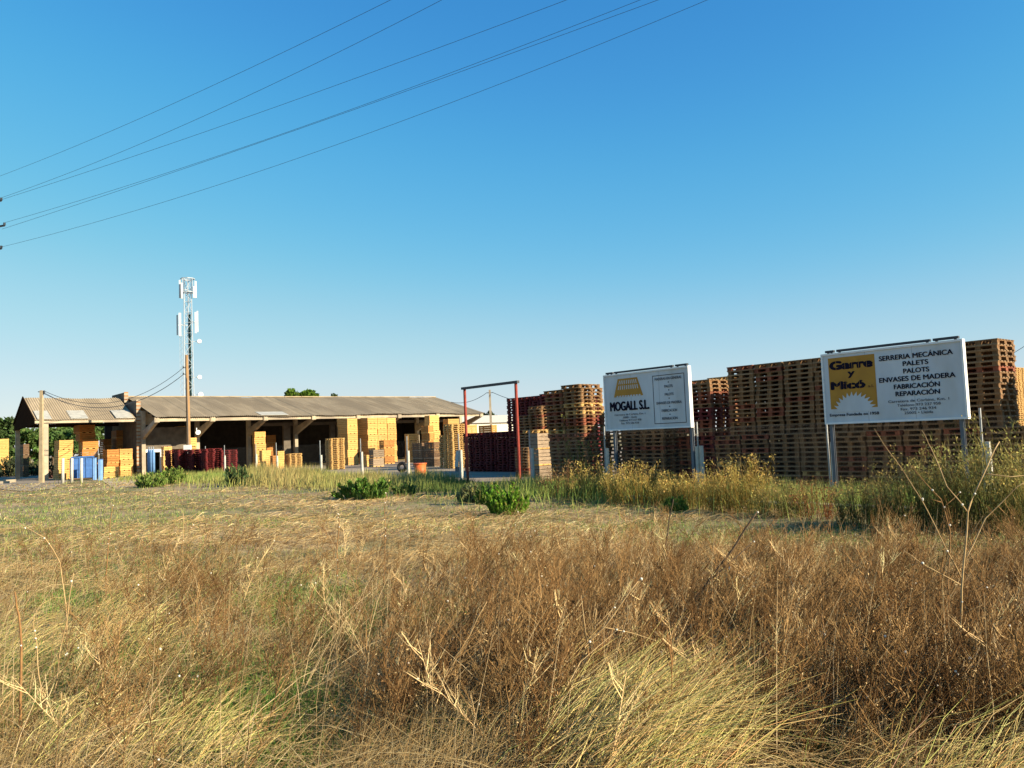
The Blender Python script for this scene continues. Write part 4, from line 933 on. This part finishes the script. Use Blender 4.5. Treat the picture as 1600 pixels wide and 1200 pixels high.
# grass verge along the fence
bag = Bag(); m = 75000; t = rng.uniform(-8, 54, m); off = -rng.gamma(2.2, .8, m)+.5; P = FP+E2*t[:, None]+E1*off[:, None]; P[:, 2] = 0
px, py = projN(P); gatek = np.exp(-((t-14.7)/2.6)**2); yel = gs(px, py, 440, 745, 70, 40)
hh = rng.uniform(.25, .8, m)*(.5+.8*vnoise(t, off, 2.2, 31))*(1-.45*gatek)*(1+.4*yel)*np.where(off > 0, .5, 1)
w_ = vnoise(t, off, 3.0, 33)[:, None]; cl = jitter((.25, .36, .08), m, .25)*(1-w_)+jitter((.50, .40, .15), m, .25)*w_; cl = cl*(1-yel[:, None])+jitter((.48, .38, .15), m, .2)*yel[:, None]; cl = cl*(1-gatek[:, None]*.8)+jitter((.085, .14, .04), m, .2)*gatek[:, None]*.8  # dark green at the gate paints the stacks' shade into the grass
k = ~((t > -8) & (t < 50) & (rng.uniform(size=m) < .35)); 
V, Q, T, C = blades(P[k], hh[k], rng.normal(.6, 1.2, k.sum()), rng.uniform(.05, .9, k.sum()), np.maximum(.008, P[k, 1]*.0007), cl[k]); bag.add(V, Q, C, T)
tag(bag.build('grass_verge', M['leaf']), 'tall mixed green and yellow grass along the foot of the fence', 'grass', kind='stuff')
# dead branching weeds
WEED = np.array([(.30, .18, .075), (.20, .11, .045), (.40, .26, .115), (.12, .066, .029), (.60, .43, .22)])
def weed_template(seed, leafy=1.0):
    r = np.random.default_rng(seed); B = Bag(); h = r.uniform(.55, 1.0); tips = []
    la = r.uniform(0, 2*pi); lx, ly = .18*cos(la), .18*sin(la)
    stem = lambda s: np.array([lx*s*s+.02*sin(s*7+seed), ly*s*s+.02*cos(s*6), h*s])
    cs_ = WEED[r.integers(0, 5)]*r.uniform(.8, 1.15)
    tube3(B, [stem(s) for s in np.linspace(0, 1, 6)], .0065, .0025, cs_); tips.append(stem(1))
    for k in range(r.integers(13, 21)):
        s = r.uniform(.12, .92); a = r.uniform(0, 2*pi); L = r.uniform(.12, .38)*(1.15-s*.5); e = r.uniform(.5, 1.15)
        p0 = stem(s); d = np.array([cos(a)*cos(e), sin(a)*cos(e), sin(e)]); p1 = p0+d*L*.55+r.normal(0, .015, 3); p2 = p1+(d+np.array([0, 0, .35]))*L*.5
        tube3(B, [p0, p1, p2], .004, .0016, cs_*r.uniform(.9, 1.2)); tips += [p2, p1]
        for j in range(r.integers(2, 5)):
            q0 = p0+(p2-p0)*r.uniform(.3, .9); a2 = r.uniform(0, 2*pi); q1 = q0+np.array([cos(a2)*.5, sin(a2)*.5, .7])*r.uniform(.05, .14)
            tube3(B, [q0, (q0+q1)/2+r.normal(0, .008, 3), q1], .0019, .001, cs_*r.uniform(.95, 1.3)); tips.append(q1)
    tips = np.array(tips); m = int(75*leafy); k = r.integers(0, len(tips), m); Pp = tips[k]*r.uniform(.72, 1.02, (m, 1))+r.normal(0, .022, (m, 3))
    cl = WEED[r.choice([0, 1, 2, 3, 4], m)]*r.uniform(.6, 1.25, (m, 1)); V, Q, C = leaves(Pp, r.uniform(.005, .013, m), cl, 2.3); B.add(V, Q, C)
    return np.concatenate(B.V), np.concatenate(B.Q), np.concatenate(B.C), tips
TPL = [weed_template(100+i, 1.0 if i < 8 else .6) for i in range(12)]
P = scatter(7200, 4.3, 17, .6); px, py = projN(P); k = rng.uniform(size=len(P)) < weedmap(px, py)*S01(.6*vnoise(P[:, 0], P[:, 1], 1.0, 41)+.4*vnoise(P[:, 0], P[:, 1], .45, 42), .24, .52); P = P[k]; px = px[k]; py = py[k]
bag = Bag(); snailspots = []
for i in range(len(P)):
    V, Q, C, tips = TPL[rng.integers(0, 12)]; a = rng.uniform(0, 2*pi); s = rng.uniform(.45, .95)*(1 if px[i] > 700 else .95); c_, s_ = cos(a), sin(a)
    R_ = np.array([[c_, -s_, 0], [s_, c_, 0], [.22*rng.normal()+.15, .1*rng.normal(), 1]]).T
    R_ = np.array([[c_, -s_, .2+.32*rng.normal()], [s_, c_, .22*rng.normal()], [0, 0, 1]])
    bag.add(V@R_.T*s+P[i], Q, np.clip(C*rng.uniform(.8, 1.5), .01, .85))
    if rng.uniform() < .6: snailspots.append((tips[rng.integers(0, len(tips))]@R_.T*s+P[i]))
# long broken stems lying and leaning through the tangle
P = scatter(5200, 4.3, 15, .7); px, py = projN(P); P = P[rng.uniform(size=len(P)) < .25+.75*weedmap(px, py)]; P = P[projN(P)[1] > 880]; n = len(P)
P[:, 2] += rng.uniform(0, .22, n); cl = np.array([(.66, .50, .28), (.50, .35, .17), (.16, .10, .05), (.40, .25, .11)])[rng.choice(4, n, p=[.42, .28, .12, .18])]*(1+rng.normal(0, .15, (n, 1)))*.9
V, Q, T, C = strands(P, rng.uniform(.3, 1.0, n), .4+rng.normal(0, 1.0, n), np.abs(rng.normal(.75, .5, n)), rng.uniform(.0018, .0042, n), np.clip(cl, .02, .8), .35); bag.add(V, Q, C, T)
tag(bag.build('dead_weeds', M['straw']), 'dense tangle of dead brown branching weeds across the foreground', 'weeds', kind='stuff')

# ------------------------------------------------------------------ tall single stalks
def stalk(pts, Y, r, m, label, branches=(), name='dry_stalk', heads=0):
    """pts: pixel polyline base first, at depth Y (depth wobbles a little); branches: pixel polylines starting on it"""
    base = onY(*pts[0], Y); root = empty(name, base, 0, label, 'dry plant', 'tall dry stalks in the foreground')
    def p3(pl, y0): return [onY(x, y, y0+.05*sin(i*2.1+x))-base for i, (x, y) in enumerate(pl)]
    def smooth(q):
        q = np.array(q); 
        if len(q) < 3: return list(q)
        t = np.linspace(0, len(q)-1, (len(q)-1)*4+1); return [np.array([np.interp(u, np.arange(len(q)), q[:, j]) for j in range(3)])+.004*np.array([sin(u*5), cos(u*4), 0]) for u in t]
    b = MB(); q = smooth(p3(pts, Y)); q = [q[0]-np.array([0, 0, max(0, base[2]-gz(base[0], base[1])+.02)])]+q
    b.tube(q, list(np.linspace(r, r*.45, len(q))), 6); b.build('stem', m, root, True)
    if branches:
        for pl in branches:
            b = MB(); q2 = smooth(p3(pl, Y)); b.tube(q2, list(np.linspace(r*.55, r*.22, len(q2))), 5); b.build('twig', m, root, True)
    return [base+x for x in q] + [base+x for pl in branches for x in smooth(p3(pl, Y))]
spots = []
spots += stalk([(1496, 1140), (1500, 1000), (1503, 920), (1512, 800), (1536, 740), (1562, 690)], 5.6, .0085, M['stalk'], 'tallest pale branching stalk on the right, loaded with snails', [[(1503, 905), (1480, 860), (1440, 780), (1400, 720), (1365, 670)], [(1506, 880), (1540, 810), (1590, 760), (1625, 740)], [(1512, 800), (1480, 760), (1455, 700), (1440, 672)], [(1503, 915), (1440, 880), (1412, 860)], [(1503, 960), (1535, 945)], [(1536, 740), (1580, 745), (1610, 742)]])
spots += stalk([(1480, 1010), (1482, 900), (1485, 830), (1470, 780), (1420, 725)], 6.2, .006, M['stalkbrown'], 'thin brown stalk beside the tallest right stalk', [[(1485, 830), (1478, 790), (1500, 770)], [(1472, 785), (1455, 780)]])
spots += stalk([(872, 1200), (880, 1130), (893, 1070), (915, 1010), (945, 978), (1000, 905)], 5.0, .0075, M['stalk'], 'pale forked stalk in the bottom centre', [[(940, 980), (985, 988), (1028, 1003)], [(917, 1005), (908, 930)]])
spots += stalk([(1015, 1030), (1080, 945), (1110, 905), (1150, 850), (1182, 800)], 7.2, .016, M['stalkdark'], 'thick dark dead stem leaning right in the centre', [[(1110, 905), (1140, 880), (1178, 845)]])
spots += stalk([(1020, 895), (1040, 855), (1046, 812), (1052, 780)], 10.5, .013, M['stalkdark'], 'short dark stem standing centre right beyond the weeds')
spots += stalk([(1135, 890), (1180, 905), (1240, 930)], 7.4, .006, M['stalk'], 'pale broken stalk lying across the right-centre weeds', [[(1140, 888), (1170, 905), (1180, 920)]])
spots += stalk([(104, 965), (95, 880), (70, 840), (30, 818), (0, 803)], 7.5, .006, M['stalk'], 'pale stalk arching left at the left edge')
spots += stalk([(30, 1190), (34, 1060), (30, 960), (22, 925)], 5.4, .011, M['stalkbrown'], 'rusty brown upright stalk at the left edge')
spots += stalk([(66, 1100), (60, 1040), (54, 985), (52, 960)], 5.8, .005, M['stalk'], 'slim pale stalk with two big snails near the left edge')
spots += stalk([(85, 1080), (96, 1010), (108, 945), (114, 895)], 6.2, .0055, M['stalk'], 'pale straight stalk left, right of the two-snail stalk', [[(90, 1050), (120, 990), (148, 950)]])
spots += stalk([(600, 900), (602, 850), (601, 800), (603, 770)], 10.5, .007, M['stalkbrown'], 'tall stalk with white snails rising in the middle distance', [[(602, 850), (588, 820)], [(602, 830), (612, 800)]])
spots += stalk([(527, 900), (527, 850), (530, 815), (528, 800)], 11, .010, M['stalkbrown'], 'rusty bushy stalk left of the middle snail stalk')
spots += stalk([(470, 975), (490, 920), (505, 880)], 9, .010, M['stalkbrown'], 'leaning brown stalk by the left green patch')
spots += stalk([(690, 1190), (678, 1120), (690, 1060), (735, 990), (760, 940)], 5.4, .005, M['stalk'], 'thin pale stalk crossing the bottom centre weeds', [[(682, 1100), (655, 1060), (620, 1010)], [(690, 1060), (660, 1020)]])
spots += stalk([(458, 1165), (530, 1162), (600, 1158), (655, 1160)], 5.2, .006, M['stalk'], 'pale stalk lying level near the bottom, left of centre')
spots += stalk([(520, 1198), (580, 1190), (640, 1165)], 5.0, .006, M['stalk'], 'pale stalk lying slanted at the bottom, left of centre')
spots += stalk([(1285, 1160), (1284, 1080), (1290, 1000), (1283, 960)], 5.4, .008, M['stalkbrown'], 'upright brown stalk in the bottom right', [[(1284, 1060), (1310, 1010)]])
spots += stalk([(1595, 1150), (1560, 1130), (1520, 1080), (1500, 1050)], 5.3, .006, M['stalk'], 'pale fallen stalk in the bottom right corner')
spots += stalk([(285, 855), (287, 835), (286, 800)], 13, .009, M['stalk'], 'pale upright stalk left in the middle distance', [[(287, 845), (300, 825), (310, 805)]])
spots += stalk([(165, 900), (170, 850), (172, 820), (176, 790)], 11.5, .009, M['stalkbrown'], 'brown upright stalk left, before the green field strip')
spots += stalk([(820, 880), (822, 840), (812, 805), (806, 795)], 12, .008, M['stalk'], 'pale upright stalk centre, above the dense weeds', [[(821, 845), (850, 815), (862, 800)]])
# snails clinging to stalks and weeds
sb = MB(); sb.tube([(0, -.35, .1), (0, -.2, .2), (0, 0, .25), (0, .2, .2), (0, .33, .05)], [.08, .33, .46, .34, .1], 10); sb.tube([(.38, 0, .25), (.48, 0, .26)], [.2, .06], 8)
sme = sb.mesh('snail'); sme.materials.append(M['snail']); sme.polygons.foreach_set('use_smooth', [True]*len(sme.polygons))
allspots = [spots[i] for i in rng.choice(len(spots), 90)]+[snailspots[i] for i in rng.choice(len(snailspots), min(190, len(snailspots)), replace=False)]
allspots += [onY(55, 985, 5.75), onY(55.5, 998, 5.75), onY(750, 1100, 5.3)]
for p in allspots:
    if p[2] < .08: continue
    o = bpy.data.objects.new('snail', sme); COL.objects.link(o); s = rng.uniform(.014, .022)
    o.location = tuple(p+np.array([rng.normal(0, .003), -.006, rng.normal(0, .004)])); o.scale = (s, s, s); o.rotation_euler = tuple(rng.uniform(0, 6.28, 3))
    tag(o, 'tiny white snail clinging to a dry foreground stalk or weed', 'snail', 'white snails on the dry weeds')
print('pallets', len(ALLP), 'individual', len(IND), 'weeds', len(P), 'snails', len(allspots))
